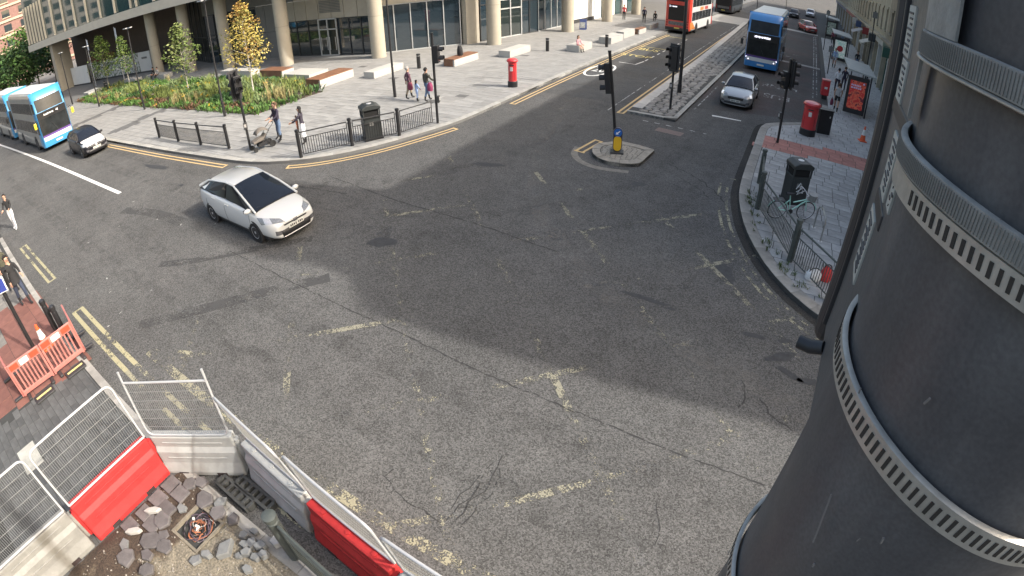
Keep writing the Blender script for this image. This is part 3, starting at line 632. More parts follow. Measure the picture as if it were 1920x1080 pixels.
# ================================================================== VEHICLES
RUB = mat('tyre_rubber', (.018,.018,.018), .85, var=.2, scale=8)
ALLOY = mat('alloy_rim', (.50,.50,.51), .35, .25, .05)
DARKPL = mat('black_plastic', (.025,.025,.027), .5, var=.1)
CARGL = mat('car_glass', (.012,.015,.022), .04, var=.1, spec=.4)
LAMP = mat('headlamp_glass', (.20,.21,.22), .12, .2, .3, 20, coat=1); BULB = mat('lamp_reflector', (.62,.62,.62), .15, .4, .2, 30, coat=1)
LAMPD = mat('dark_lamp', (.12,.12,.13), .15, .2, .1, coat=1)
PLATE = mat('number_plate_white', (.62,.62,.58), .5); PLATEY = mat('number_plate_yellow', (.6,.5,.1), .5)
PURPLE = mat('purple_paint', (.10,.05,.22), .35, coat=.5)
def lit(key, col, e): return mat(key, col, .5, emit=e, var=0)
def wheel(parent, x, y, r, wd, side, n=5):
    t = MB(); prof = [(r*.62,-wd/2),(r*.9,-wd/2),(r,-wd*.36),(r,wd*.36),(r*.9,wd/2),(r*.62,wd/2),(r*.6,wd*.2),(r*.6,-wd*.2)]
    rings = [[(q*cos(2*pi*i/24), h, q*sin(2*pi*i/24)) for i in range(24)] for q, h in prof]; t.loft(rings, closed=True)
    w_ = thing_part('wheel', parent, (x,y,r)); t.build('tyre', RUB, w_, smooth=True)
    m = MB(); s = side
    m.cyl((0,s*wd*.18,0),(0,s*wd*.22,0),r*.61,n=24); m.cyl((0,s*wd*.1,0),(0,s*wd*.46,0),r*.14,n=12)
    for k in range(n):
        a = 2*pi*k/n+.3; m.box((r*.36*cos(a), s*wd*.36, r*.36*sin(a)), (r*.5, wd*.12, r*.15), ry=-a)
    rings = [[(q*cos(2*pi*i/24), s*h, q*sin(2*pi*i/24)) for i in range(24)] for q, h in ((r*.62,wd*.3),(r*.66,wd*.46),(r*.56,wd*.46),(r*.56,wd*.3))]; m.loft(rings, closed=True)
    m.build('rim', ALLOY, w_)
    return w_
def thing_part(name, parent, loc=(0,0,0), rz=0):
    """a part that itself has pieces: a tiny hub mesh carries them"""
    m = MB(); m.box((0,0,0),(.02,.02,.02)); return m.build(name, DARKPL, parent, loc, rz)
def panel(m, a, b, c, d, nu=5, nv=4, bulge=.0, lift=.006):
    """curved pane over four corners a-b (bottom) and d-c (top)"""
    a, b, c, d = map(Vector, (a,b,c,d)); nrm = ((b-a).cross(d-a)).normalized(); vs = []
    for j in range(nv+1):
        for i in range(nu+1):
            u, v = i/nu, j/nv; p = (a*(1-u)+b*u)*(1-v) + (d*(1-u)+c*u)*v
            vs.append(p + nrm*(lift+bulge*4*u*(1-u)*(1-.5*abs(2*v-1))))
    return m.add(vs, [(j*(nu+1)+i, j*(nu+1)+i+1, (j+1)*(nu+1)+i+1, (j+1)*(nu+1)+i) for j in range(nv) for i in range(nu)])
from mathutils.bvhtree import BVHTree
def bvh_of(o):
    dg = bpy.context.evaluated_depsgraph_get(); dg.update(); e = o.evaluated_get(dg); me = e.to_mesh()
    t = BVHTree.FromPolygons([v.co.copy() for v in me.vertices], [tuple(p.vertices) for p in me.polygons]); e.to_mesh_clear(); return t
def wrap(t, corners, d, nu=6, nv=4, lift=.008):
    """a thin skin laid on the body: a grid over four corners pushed along d until it meets the surface"""
    a, b, c, e = map(Vector, corners); d = Vector(d).normalized(); vs = []; ok = []
    for j in range(nv+1):
        for i in range(nu+1):
            u, v = i/nu, j/nv; p = (a*(1-u)+b*u)*(1-v)+(e*(1-u)+c*u)*v; h = t.ray_cast(p-d*3, d)
            ok.append(h[0] is not None); vs.append((h[0]-d*lift) if h[0] is not None else p)
    m = MB(); k = nu+1; m.add(vs, [q for q in ((j*k+i,j*k+i+1,(j+1)*k+i+1,(j+1)*k+i) for j in range(nv) for i in range(nu)) if all(ok[n] for n in q)]); return m
def car(label, loc, rz, paint, spec, group=None, roof_paint=None, plate=PLATE, lights=LAMP, glass=CARGL, lights_on=None):
    """spec: stations of the lower body (x, z bottom, z belt, half width), greenhouse points, wheel x's, wheel radius"""
    c = thing('car', label, 'car', loc, rz, group); B = spec['body']; rings = []
    for x, zl, zb, wm in B:
        zm = zl+(zb-zl)*.55
        half = [(wm*.55,zl),(wm*.93,zl+.03),(wm*.985,zl+.16),(wm,zm),(wm*.965,zb-.09),(wm*.86,zb-.005),(wm*.45,zb+.028)]
        rings.append([(x,y,z) for y,z in half] + [(x,-y,z) for y,z in reversed(half)])
    m = MB(); m.loft(rings); body = m.build('body', paint, c, sub=2); T = bvh_of(body)
    def side(x, z, s):
        h = T.ray_cast(Vector((x, s*3, z)), Vector((0,-s,0))); return abs(h[0].y) if h[0] is not None else spec['w']
    def nose(y, z):
        h = T.ray_cast(Vector((4, y, z)), Vector((-1,0,0))); return h[0].x if h[0] is not None else B[-1][0]
    G = spec['green']; (x0,z0),(x1,z1),(xm,zm),(x2,z2),(x3,z3) = G; wb, wr = spec['wb'], spec['wr']
    # dark cabin solid, then panes, roof and pillars on it
    st = [(x0,z0,wb,z0-.02),(x1,z1,wr,z0),(xm,zm,wr,z0),(x2,z2,wr*.96,z3),(x3,z3,wb*.9,z3-.02)]
    m = MB(); m.loft([[(x,wb*(.98 if 0<i<4 else .96),zb-.06),(x,w,z-.012),(x,w*.5,z+.004),(x,-w*.5,z+.004),(x,-w,z-.012),(x,-wb*(.98 if 0<i<4 else .96),zb-.06)] for i,(x,z,w,zb) in enumerate(st)]); m.build('cabin', DARKPL, c)
    def rf(x, z, w, e=0): return [(x,w+e,z-.015),(x,w*.85,z+.012),(x,w*.4,z+.028),(x,0,z+.032),(x,-w*.4,z+.028),(x,-w*.85,z+.012),(x,-w-e,z-.015)]
    R = [rf(x1,z1,wr), rf((x1+xm)/2,(z1+zm)/2+.012,wr,.005), rf(xm,zm,wr,.005), rf((xm+x2)/2,(zm+z2)/2+.02,wr*.985,.004), rf(x2,z2,wr*.96)]
    m = MB(); n = 7
    top = [p for r in R for p in r]; bot = [(p[0],p[1]*.97,p[2]-.035) for p in top]; k = len(top); F = []
    for j in range(4):
        for i in range(n-1): q = (j*n+i,j*n+i+1,(j+1)*n+i+1,(j+1)*n+i); F += [q, tuple(v+k for v in reversed(q))]
    edge = [i for i in range(n)] + [j*n+n-1 for j in range(1,5)] + [4*n+i for i in range(n-2,-1,-1)] + [j*n for j in range(3,0,-1)]
    F += [(edge[i],edge[(i+1)%len(edge)],edge[(i+1)%len(edge)]+k,edge[i]+k) for i in range(len(edge))]
    m.add(top+bot, F); m.build('roof', roof_paint or paint, c, smooth=True, angle=60)
    m = MB(); panel(m, (x0,-wb*.95,z0),(x0,wb*.95,z0),(x1+.01,wr*.95,z1),(x1+.01,-wr*.95,z1), 8, 4, .07, .012); m.build('windscreen', glass, c, smooth=True)
    m = MB(); panel(m, (x3,wb*.85,z3),(x3,-wb*.85,z3),(x2,-wr*.9,z2),(x2,wr*.9,z2), 6, 3, .05, .01); m.build('rear_window', glass, c, smooth=True)
    xb = spec.get('bpillar', (x1+x2)/2)
    for s in (1,-1):
        zt = lambda x: (z1+(zm-z1)*(x1-x)/(x1-xm) if x > xm else zm+(z2-zm)*(xm-x)/(xm-x2)) - .03
        zbelt = lambda x: z0+(z3-z0)*(x0-x)/(x0-x3)
        def sw(xa, xbm, xat, xbt, name):
            m = MB(); q = [(xa,s*wb*.99,zbelt(xa)+.0),(xbm,s*wb*.99,zbelt(xbm)+.0),(xbt,s*(wr+.02),zt(xbt)),(xat,s*(wr+.02),zt(xat))]
            if s > 0: q = [q[1],q[0],q[3],q[2]]
            panel(m, *q, 4, 3, .01, .012); m.build(name, glass, c, smooth=True)
        sw(x0-.14, xb+.03, x1-.06, xb+.03, 'side_window'); sw(xb-.03, x3+.42, xb-.03, x2+.12, 'side_window')
        m = MB(); m.tube([(x0+.06,s*wb*.97,z0-.02),((x0+x1)/2,s*(wb+wr)/2*.985,(z0+z1)/2+.035),(x1,s*wr*.985,z1+.0),((x1+xm)/2,s*(wr+.012),(z1+zm)/2+.005),(xm,s*(wr+.012),zm-.01),(x2+.1,s*wr*.985,z2-.005),(x2-.1,s*wr*.95,z2-.05),(x3+.02,s*wb*.9,z3-.0)], [.035,.033,.033,.022,.022,.03,.045,.06], 8); m.build('pillar', paint, c, smooth=True)
        m = MB(); panel(m, *( [(x3+.42,s*wb*.99,zbelt(x3+.42)),(x3+.05,s*wb*.9,z3),(x2-.02,s*wr*.93,z2-.03),(x2+.12,s*(wr+.02),zt(x2+.12))] if s < 0 else [(x3+.05,s*wb*.9,z3),(x3+.42,s*wb*.99,zbelt(x3+.42)),(x2+.12,s*(wr+.02),zt(x2+.12)),(x2-.02,s*wr*.93,z2-.03)]), 3, 3, .0, .014); m.build('rear_quarter', paint, c, smooth=True)
        W = spec['w']; mx = x0-.18
        ms = side(mx, z0-.06, s); mi = thing_part('mirror', c, (mx, s*(ms+.02), z0+.03)); m = MB(); m.ball((0,s*.08,.02), .1, 12, 8, (.8,1.2,.75)); m.tube([(0,s*-.06,-.05),(0,s*.06,.0)], .03, 6); m.build('mirror_housing', paint, mi, smooth=True); m = MB(); m.box((-.075,s*.09,.02),(.012,.17,.1)); m.build('mirror_glass', LAMPD, mi)
        for xh in (xb+.12, xb-.75):
            m = MB(); m.box((xh, s*(side(xh,zbelt(xh)-.15,s)+.008), zbelt(xh)-.15), (.2,.03,.03)); m.build('door_handle', paint, c, bevel=.008)
        for xs in (x0-.25, xb, x3+.5):
            m = MB(); m.tube([(xs-.03+.012*k, s*(side(xs-.03+.012*k,z,s)+.001), z) for k, z in enumerate((zbelt(xs)-.06,.8,.7,.6,.5,.4,.33))], .006, 4); m.build('door_seam', DARKPL, c)
        for xw in spec['wheels']:
            m = MB(); a = spec['r']*1.15; sy = side(xw, spec['r']+.12, s); m.cyl((xw,s*(sy-.25),spec['r']),(xw,s*(sy+.004),spec['r']),a,n=28); m.build('wheel_arch', DARKPL, c)
            wheel(c, xw, s*(sy-.09), spec['r'], .21, s)
        hx, hz, hw = spec['lamp']
        d = Vector((-1, -s*.55, -.45)); q = [(hx+.2,s*(hw-.36),hz-.03),(hx-.28,s*(hw+.17),hz+.0),(hx-.5,s*(hw+.15),hz+.17),(hx+.02,s*(hw-.3),hz+.07)]
        hl = wrap(T, q, d).build('headlight', lights, c, smooth=True)
        q2 = [tuple(Vector(q[0])*.45+Vector(q[1])*.55), tuple(Vector(q[0])*.15+Vector(q[1])*.85), tuple(Vector(q[3])*.25+Vector(q[2])*.75), tuple(Vector(q[3])*.55+Vector(q[2])*.45)]
        wrap(T, q2, d, 3, 3, .012).build('bulb', lights_on or BULB, hl, smooth=True)
        wrap(T, [(hx,s*(hw-.24),.34),(hx,s*(hw-.0),.36),(hx,s*(hw+.0),.5),(hx,s*(hw-.2),.46)], (-1,-s*.3,0), 3, 3, .01).build('fog_lamp_recess', LAMPD, c, smooth=True)
        wrap(T, [(B[0][0],s*(W-.42),z3-.28),(B[0][0],s*(W-.02),z3-.26),(B[0][0],s*(W-.06),z3-.1),(B[0][0],s*(W-.36),z3-.12)], (1,-s*.6,-.1), 4, 3, .01).build('tail_light', mat('tail_red', (.35,.02,.02), .2, coat=1), c, smooth=True)
    xf = B[-1][0]
    for nm, p, d, ma in spec['front']:
        w2, h2 = d[1]/2, d[2]/2; o = wrap(T, [(xf,-w2*.93,p[1]-h2),(xf,w2*.93,p[1]-h2),(xf,w2,p[1]+h2),(xf,-w2,p[1]+h2)], (-1,0,-.12 if p[1] > .55 else 0), 10, 2, .01+(.008 if nm == 'badge' else 0)).build(nm, ma, c, smooth=True)
        o.modifiers.new('solid','SOLIDIFY').thickness = .02
    pz = spec.get('platez',.45); xp = nose(0, pz)+.018
    m = MB(); m.box((xp,0,pz),(.02,.52,.115)); pl = m.build('number_plate', plate, c)
    m = MB()
    for k in range(7): m.box((xp+.012,-.2+.062*k+(.03 if k > 3 else 0),pz),(.004,.036,.06+.012*(k % 2)))
    tag(m.build('plate_characters', DARKPL, pl), kind='stuff')
    for s in (1,-1):
        m = MB(); m.tube([(x0+.03,s*.1,z0+.03),(x0-.1,s*.5-.1,z0+.065)], .008, 4); m.build('wiper', DARKPL, c)
    m = MB(); m.box((spec['wheels'][0]*.5+spec['wheels'][1]*.5,0,.22),(spec['body'][-1][0]*1.7,spec['w']*1.75,.12)); m.build('underbody', DARKPL, c)
    return c
CARW = mat('pearl_white_paint', (.58,.59,.58), .22, 0, .02, coat=1, scale=.5)
CARG = mat('silver_grey_paint', (.30,.31,.32), .28, .55, .03, coat=1, scale=.5)
CARR = mat('red_paint', (.45,.055,.05), .25, 0, .02, coat=1, scale=.5)
CARB = mat('black_paint', (.014,.014,.018), .3, 0, .02, coat=.2, spec=.3, scale=.5)
CARWH = mat('bright_white_paint', (.78,.78,.80), .25, 0, .02, coat=1, scale=.5)
hatch = dict(body=[(-2.24,.42,.98,.66),(-2.2,.3,1.05,.76),(-1.95,.22,1.08,.82),(-1.35,.2,1.06,.862),(-.4,.2,1.01,.872),(.6,.2,.985,.872),(1.25,.2,.94,.865),(1.75,.2,.86,.84),(2.05,.19,.77,.80),(2.22,.19,.68,.70),(2.27,.2,.63,.64),(2.28,.22,.6,.6)],
    green=[(1.42,.935),(.12,1.43),(-.35,1.485),(-1.5,1.36),(-2.05,1.12)], wb=.78, wr=.57, w=.872, wheels=(1.33,-1.37), r=.315, lamp=(1.98,.62,.62), bpillar=-.28,
    front=[('lower_grille',(.03,.35),(.06,1.06,.2),DARKPL),('upper_grille',(.02,.575),(.04,.84,.045),DARKPL),('badge',(.045,.585),(.03,.14,.1),LAMPD),('chin_spoiler',(-.01,.225),(.16,1.15,.03),CARWH)], platez=.475)
car('white five-door hatchback crossing the junction', (-14.45,8.42,0), radians(-3), CARW, hatch).scale = (1.04,1.04,1.03)
saloon = dict(body=[(-2.3,.42,.9,.68),(-2.26,.3,.98,.78),(-2.0,.22,1.0,.84),(-1.35,.2,.99,.9),(-.3,.2,.97,.907),(.7,.2,.955,.907),(1.2,.2,.93,.9),(1.75,.2,.88,.88),(2.12,.19,.80,.85),(2.3,.19,.73,.76),(2.36,.2,.69,.7),(2.375,.22,.66,.66)],
    green=[(1.15,.95),(.25,1.38),(-.3,1.45),(-1.25,1.38),(-2.0,1.03)], wb=.8, wr=.58, w=.907, wheels=(1.38,-1.36), r=.33, lamp=(2.1,.64,.7), bpillar=-.2,
    front=[('grille',(.02,.6),(.07,.86,.15),DARKPL),('lower_grille',(.0,.33),(.09,1.2,.13),DARKPL),('chrome_strip',(.02,.685),(.08,.88,.022),ALLOY),('chin_strip',(.01,.245),(.1,1.2,.022),ALLOY)], platez=.46)
DRL = lit('lit_lamp', (.8,.8,.8), .25)
car('silver grey saloon stopped in front of the blue double-decker', (-3.15,30.75,0), radians(-90), CARG, saloon, lights_on=DRL)
suv = dict(body=[(-2.1,.5,1.0,.7),(-2.06,.35,1.06,.8),(-1.85,.28,1.1,.85),(-1.2,.26,1.09,.9),(0,.26,1.06,.905),(.8,.26,1.04,.905),(1.2,.26,1.0,.9),(1.65,.26,.97,.88),(1.95,.25,.89,.84),(2.1,.25,.8,.75),(2.16,.27,.76,.7)],
    green=[(1.05,1.03),(.35,1.5),(-.3,1.58),(-1.5,1.52),(-1.95,1.12)], wb=.82, wr=.62, w=.905, wheels=(1.28,-1.28), r=.34, lamp=(1.9,.72,.7), bpillar=-.2,
    front=[('grille',(.02,.66),(.06,.9,.14),DARKPL),('lower_grille',(.0,.4),(.08,1.3,.16),DARKPL)], platez=.52)
car('red crossover car swinging round far up the street', (.05,81.2,0), radians(-70), CARR, suv)
small = dict(hatch); small['front'] = [('grille',(.02,.6),(.06,1.0,.07),DARKPL),('lower_grille',(.0,.34),(.08,1.2,.15),DARKPL),('badge',(.05,.62),(.03,.12,.12),ALLOY)]; small['body'] = [(x*.9,zl,zb,w_) for x,zl,zb,w_ in hatch['body']]; small['green'] = [(1.05,.97),(.3,1.4),(-.3,1.46),(-1.55,1.4),(-1.9,1.08)]; small['wheels'] = (1.2,-1.25); small['lamp'] = (1.75,.62,.64)
pc = car('black and white small car with a white bonnet in front of the bus', (-35.1,9.35,0), radians(0), CARB, small, roof_paint=CARB)
wrap(bvh_of([o for o in pc.children if o.name.startswith('body')][0]), [(1.0,-.74,1),(2.0,-.62,.7),(2.0,.62,.7),(1.0,.74,1)], (-.25,0,-1), 10, 10, .008).build('bonnet', CARWH, pc, smooth=True)
car('dark car queueing far up the street beyond the red crossover', (-2.6,104,0), radians(-90), CARB, suv, group='distant cars')
car('white car parked far up the street', (.3,116,0), radians(-90), CARWH, suv, group='distant cars')
# ------------------------------------------------------------------ buses
BGL = mat('bus_glass', (.02,.023,.025), .1, var=.35, scale=2, spec=.18); BLK = mat('bus_black', (.015,.015,.017), .3, spec=.3)
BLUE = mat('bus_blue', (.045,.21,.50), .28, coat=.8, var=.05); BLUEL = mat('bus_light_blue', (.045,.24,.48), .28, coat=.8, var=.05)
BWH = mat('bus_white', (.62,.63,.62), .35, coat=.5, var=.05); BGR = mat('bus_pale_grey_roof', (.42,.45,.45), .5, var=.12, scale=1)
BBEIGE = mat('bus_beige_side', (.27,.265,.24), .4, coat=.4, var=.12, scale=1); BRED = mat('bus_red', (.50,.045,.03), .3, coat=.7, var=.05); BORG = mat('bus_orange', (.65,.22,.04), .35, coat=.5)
AMB = mat('yellow_mirror', (.6,.5,.03), .4); LED = lit('led_white', (.9,.88,1), .8); HLON = lit('headlight_on', (.85,.8,1), 1.2)
def bus(label, loc, rz, front, side, roof, rear, lower_band, mirror=DARKPL, lamps=LAMP, dest=None, swoosh=None, L=10.9, W=2.52, H=4.3):
    b = thing('double_decker_bus', label, 'bus', loc, rz); h = W/2; x0, x1 = -L/2, L/2
    def ring(x, zt, ww, zb=.32): return [(x,-ww,zb),(x,-ww,zt-.32),(x,-ww*.965,zt-.1),(x,-ww*.86,zt),(x,ww*.86,zt),(x,ww*.965,zt-.1),(x,ww,zt-.32),(x,ww,zb)]
    m = MB(); m.loft([ring(x0+.75,H,h),ring(x1-.95,H,h)]); m.build('body', side, b, bevel=.02)
    m = MB(); m.loft([ring(x1-.949,H+.004,h+.004),ring(x1-.45,H-.02,h),ring(x1-.16,H-.3,h*.97),ring(x1,1.9,h*.9)]) if False else m.add([], [])
    # front section: plan rounded, raked upper deck
    fr = []
    for z, xo, wn in ((.3,-.06,.86),(.75,0,.9),(1.2,.0,.9),(2.3,-.1,.9),(2.8,-.14,.9),(3.75,-.42,.88),(4.08,-.62,.84),(H+.004,-.9,.74)):
        X = x1+xo; fr.append([(x1-.95,-h-.004,z),(X-.22,-h*.995,z),(X-.07,-h*.93,z),(X,-h*.6,z),(X+.02,0,z),(X,h*.6,z),(X-.07,h*.93,z),(X-.22,h*.995,z),(x1-.95,h+.004,z)])
    m = MB(); m.loft(fr); m.build('front', front, b, smooth=True, angle=50)
    m = MB(); m.loft([ring(x0,H-.22,h*.93,.42),ring(x0+.12,H-.08,h*.985,.36),ring(x0+.751,H+.003,h+.003)]); m.build('rear', rear, b, smooth=True, angle=50)
    m = MB(); m.b2(x0+.5,x1-1.0,-h*.84,h*.84,H-.01,H+.035); m.build('roof', roof, b, bevel=.03)
    def fx(z):   # front surface x at a height
        P = ((.3,-.06),(.75,0),(1.2,0),(2.3,-.1),(2.8,-.14),(3.75,-.42),(4.08,-.62))
        for (a,u),(c,v) in zip(P,P[1:]):
            if a <= z <= c: return x1+u+(v-u)*(z-a)/(c-a)
        return x1
    def fpanel(name, z0, z1, wf, ma, lift=.012, parent=None):
        m = MB(); nz = 3; rows = []
        for j in range(nz+1):
            z = z0+(z1-z0)*j/nz; X = fx(z)+lift; rows.append([(X-.17,-h*.985*wf,z),(X-.055,-h*.93*wf,z),(X,-h*.6*wf,z),(X+.02,0,z),(X,h*.6*wf,z),(X-.055,h*.93*wf,z),(X-.17,h*.985*wf,z)])
        vs = [p for r in rows for p in r]; m.add(vs, [(j*7+i,j*7+i+1,(j+1)*7+i+1,(j+1)*7+i) for j in range(nz) for i in range(6)])
        return m.build(name, ma, parent or b, smooth=True)
    fpanel('black_mask', 1.12, 2.82, .985, BLK, .008); fpanel('windscreen', 1.25, 2.32, .93, BGL, .016); fpanel('upper_windscreen', 2.86, 3.74, .9, BGL, .012)
    fpanel('front_band', .74, 1.02, .95, lower_band, .012); fpanel('purple_band', 1.03, 1.16, .97, PURPLE, .015)
    dp = fpanel('destination_display', 2.4, 2.72, .7, BLK, .02)
    m = MB(); rd = random.Random(len(label)); y = -.62
    while y < .55:
        wl = rd.uniform(.05,.1); m.box((fx(2.57)+.04,y,2.57+rd.uniform(-.01,.01)),(.008,wl,rd.choice((.13,.1,.15)))); y += wl+.03
        if .15 < y < .25: y += .18
    tag(m.build('led_letters', LED if dest else mat('led_dim', (.5,.5,.5), .6), dp), kind='stuff')
    for s in (1,-1):
        m = MB(); m.ball((fx(.95)-.1,s*h*.86,.98), .1, 10, 6, (.6,1,1.1)); m.ball((fx(.9)-.06,s*h*.74,.84), .085, 10, 6, (.6,1,1)); hl = m.build('headlight', HLON if lamps is HLON else LAMP, b, smooth=True)
        mi = thing_part('mirror', b, (fx(2.2)-.1, s*(h+.02), 2.35)); m = MB(); m.tube([(0,0,0),(.22,s*.16,.06),(.3,s*.24,-.05)], .025, 6); m.build('mirror_arm', DARKPL, mi); m = MB(); m.box((.3,s*.25,-.28),(.09,.2,.42)); m.build('mirror_head', mirror, mi, bevel=.03)
        # side windows, one pane each
        xs = x0+.85; n = 6; wd = (L-2.1)/n
        for k in range(n):
            xa = xs+k*wd
            m = MB(); m.b2(xa+.04,xa+wd-.04,s*(h-.02),s*(h+.012),2.78,3.62); m.build('upper_window', BGL, b, bevel=.01)
            if not (k == n-1 and s > 0): m = MB(); m.b2(xa+.04,xa+wd-.04,s*(h-.02),s*(h+.012),1.35,2.25); m.build('lower_window', BGL, b, bevel=.01)
        m = MB(); m.b2(x1-1.0,x1-.35,s*(h-.04),s*(h+.008),2.84,3.6); m.build('upper_window', BGL, b, bevel=.01)
        if s > 0: m = MB(); m.b2(x1-2.1,x1-.95,h-.02,h+.014,.42,2.35); d = m.build('passenger_door', BGL, b); m = MB(); m.b2(x1-1.56,x1-1.5,h,h+.02,.42,2.35); m.build('door_frame', DARKPL, d)
        else: m = MB(); m.b2(x1-.9,x1-.3,-h-.012,-h+.04,1.3,2.25); m.build('cab_window', BGL, b)
        m = MB(); m.b2(x0+.3,x1-.5,s*(h-.05),s*(h+.006),.3,.42); m.build('skirt', DARKPL, b)
        if swoosh:
            m = MB(); m.xprism([(x0+.2,.5),(x0+2.4,.5),(x0+1.2,1.25),(x0+.2,1.25)], s*(h+.004), s*(h+.01)); m.build('livery_swoosh', swoosh, b)
            for xq in (x0+4.2, x0+6.4): m = MB(); m.b2(xq,xq+1.5,s*(h+.004),s*(h+.012),2.32,2.68); m.build('livery_panel', BORG if xq < x0+5 else BRED, b)
        for xw in (x1-2.55, x0+2.9):
            m = MB(); m.cyl((xw,s*(h-.35),.5),(xw,s*(h+.009),.5),.58,n=28); m.build('wheel_arch', DARKPL, b); wheel(b, xw, s*(h-.13), .48, .28, s, 8)
    m = MB(); m.box((x1+.03,0,.52),(.02,.52,.12)); m.build('number_plate', PLATE, b)
    m = MB(); m.tube([(fx(1.3)+.03,.15,1.22),(fx(1.9)+.06,-.2,1.9)], .012, 4); m.build('wiper', DARKPL, b)
    # rear end
    m = MB(); m.xprism([(x0-.012,1.35),(x0+.03,1.3),(x0+.03,2.95),(x0-.012,2.9)], -h*.74, h*.74); rw = m.build('rear_window', BLK, b)
    m = MB(); m.b2(x0-.02,x0+.02,-h*.7,h*.7,3.3,3.85); m.build('upper_rear_window', BGL, b)
    m = MB()
    for k in range(9): m.box((x0-.016,.72-.06*k-(.12 if k else -.0),2.72),(.006,.04,.1))
    tag(m.build('led_letters', LED, rw), kind='stuff')
    me = text_mesh('1', .34, 'route_number'); me.materials.append(LED); o = inst('route_number', me, rw, (x0-.02,.82,2.72)); o.rotation_euler = (pi/2,0,-pi/2)
    m = MB(); m.b2(x0-.012,x0+.02,-h*.7,h*.7,.85,1.2); m.build('engine_cover', mat('faded_lettering_panel', (.40,.20,.12) if rear is BRED else (.12,.12,.12), .5, var=.5, scale=7), b)
    m = MB(); m.b2(x0-.05,x0+.3,-h*.95,h*.95,.3,.62); m.build('rear_bumper', DARKPL, b, bevel=.04)
    m = MB(); m.b2(x0-.06,x0-.045,-.27,.27,.5,.62); m.build('rear_plate', PLATEY, b)
    for s in (1,-1):
        for z in (.8,1.05,1.3): m = MB(); m.cyl((x0+.04,s*h*.83,z),(x0-.02,s*h*.83,z),.085,n=12); m.build('tail_light', MATS['tail_red'], b)
    return b
bus('blue double-decker bus with lit headlights coming down the street', (-3.02,46.25,0), radians(-90), BLUE, BLUEL, BGR, BLUE, BWH, lamps=HLON, dest=True)
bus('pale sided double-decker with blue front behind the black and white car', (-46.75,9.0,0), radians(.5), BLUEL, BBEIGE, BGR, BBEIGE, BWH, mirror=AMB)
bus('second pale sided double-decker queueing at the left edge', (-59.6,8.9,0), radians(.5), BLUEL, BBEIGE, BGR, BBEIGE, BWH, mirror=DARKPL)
bus('red and white double-decker bus seen from behind at the bus stop', (-12.35,59.3,0), radians(88), BRED, BWH, BWH, BRED, BRED, dest=True, swoosh=BORG)
bus('dark double-decker bus far up the street beyond the red one', (-12.6,90.2,0), radians(88), BLK, mat('bus_dark_side', (.05,.06,.07), .35, coat=.5), BGR, BLK, BLK)
# ================================================================== PLAZA AND STREET FURNITURE
BLKM = mat('black_iron', (.022,.022,.024), .45, .2, .15, 4)
PBRED = mat('post_box_red', (.52,.035,.04), .32, 0, .06, 3, coat=.4)
LENSD = mat('dark_lens', (.03,.03,.03), .2, coat=1)
def lamp_column(label, loc, h=6.2, head=True, arm=.35, rz=0):
    t = thing('lamp_column', label, 'lamp column', loc, rz, 'plaza lamp columns')
    m = MB(); m.cyl((0,0,0),(0,0,1.0),.085,n=14); m.build('base', BLKM, t, smooth=True)
    m = MB(); m.lathe([(.085,1.0),(.06,1.08),(.055,2),(.045,h)], 14); m.build('shaft', BLKM, t, smooth=True)
    if head:
        for s in (1,-1):
            m = MB(); m.tube([(0,0,h-.15),(s*arm,0,h)], .022, 6); m.build('arm', BLKM, t); m = MB(); m.box((s*(arm+.12),0,h+.02),(.5,.2,.07)); m.build('lantern', mat('lantern_grey', (.3,.31,.32), .5, .3), t, bevel=.02)
    return t
lamp_column('black lamp column in front of the planting, third from the crossing', pv(-40.3,15.9), 6.2)
lamp_column('black lamp column in front of the planting, second from the left', pv(-51.3,15.8), 5.6)
lamp_column('black lamp column at the left end of the planting by the buses', pv(-61.2,15.9), 5.6)
lamp_column('black lamp column at the corner of the planting by the signal', pv(-28.35,16.02), 6.8)
lamp_column('tall black lamp column beside the three walkers on the plaza', pv(-19.6,21.4), 7.5, head=False)
for x, y, lab, hh in ((-68,21.2,'left pale flagpole by the hoarding',5.9),(-60.8,22.4,'right pale flagpole by the hoarding',6.3)):
    t = thing('flagpole', lab, 'flagpole', (x,y,.12)); m = MB(); m.cyl((0,0,0),(0,0,hh),.07,.045,10); m.build('pole', mat('pale_metal', (.45,.46,.48), .4, .4), t, smooth=True)
    m = MB(); m.prism([(.05,-.02),(.55,-.05),(.55,-.03),(.05,.0)], hh-1.4, hh-.15); m.build('furled_flag', mat('white_cloth', (.6,.62,.66), .8), t)
def signal_head(parent, loc, rz, n=3, board=True, lit_=None):
    hd = thing_part('signal_head', parent, loc, rz)
    m = MB(); m.box((-.12,0,0),(.22,.34,.38*n)); m.build('housing', BLKM, hd, bevel=.02)
    if board: m = MB(); m.box((-.16,0,0),(.02,.56,.38*n+.22)); m.build('backing_board', mat('backing_board', (.03,.03,.032), .6), hd, bevel=.02)
    for k in range(n):
        z = (n-1)*.19-.38*k; m = MB(); m.cyl((-.03,0,z),(-.005,0,z),.11,n=16); m.build('lens', lit_ if (lit_ and k == n-1) else LENSD, hd)
        m = MB(); N = 10; rings = []
        for xx, r in ((-.02,.125),(.2,.135)):
            rings.append([(xx, r*cos(pi*i/N*1.25-.39), z+r*sin(pi*i/N*1.25-.39)-.0) for i in range(N+1)] + [(xx-(0 if xx < 0 else .0), (r-.012)*cos(pi*i/N*1.25-.39), z+(r-.012)*sin(pi*i/N*1.25-.39)) for i in range(N,-1,-1)])
        m.loft(rings); m.build('visor', BLKM, hd)
    return hd
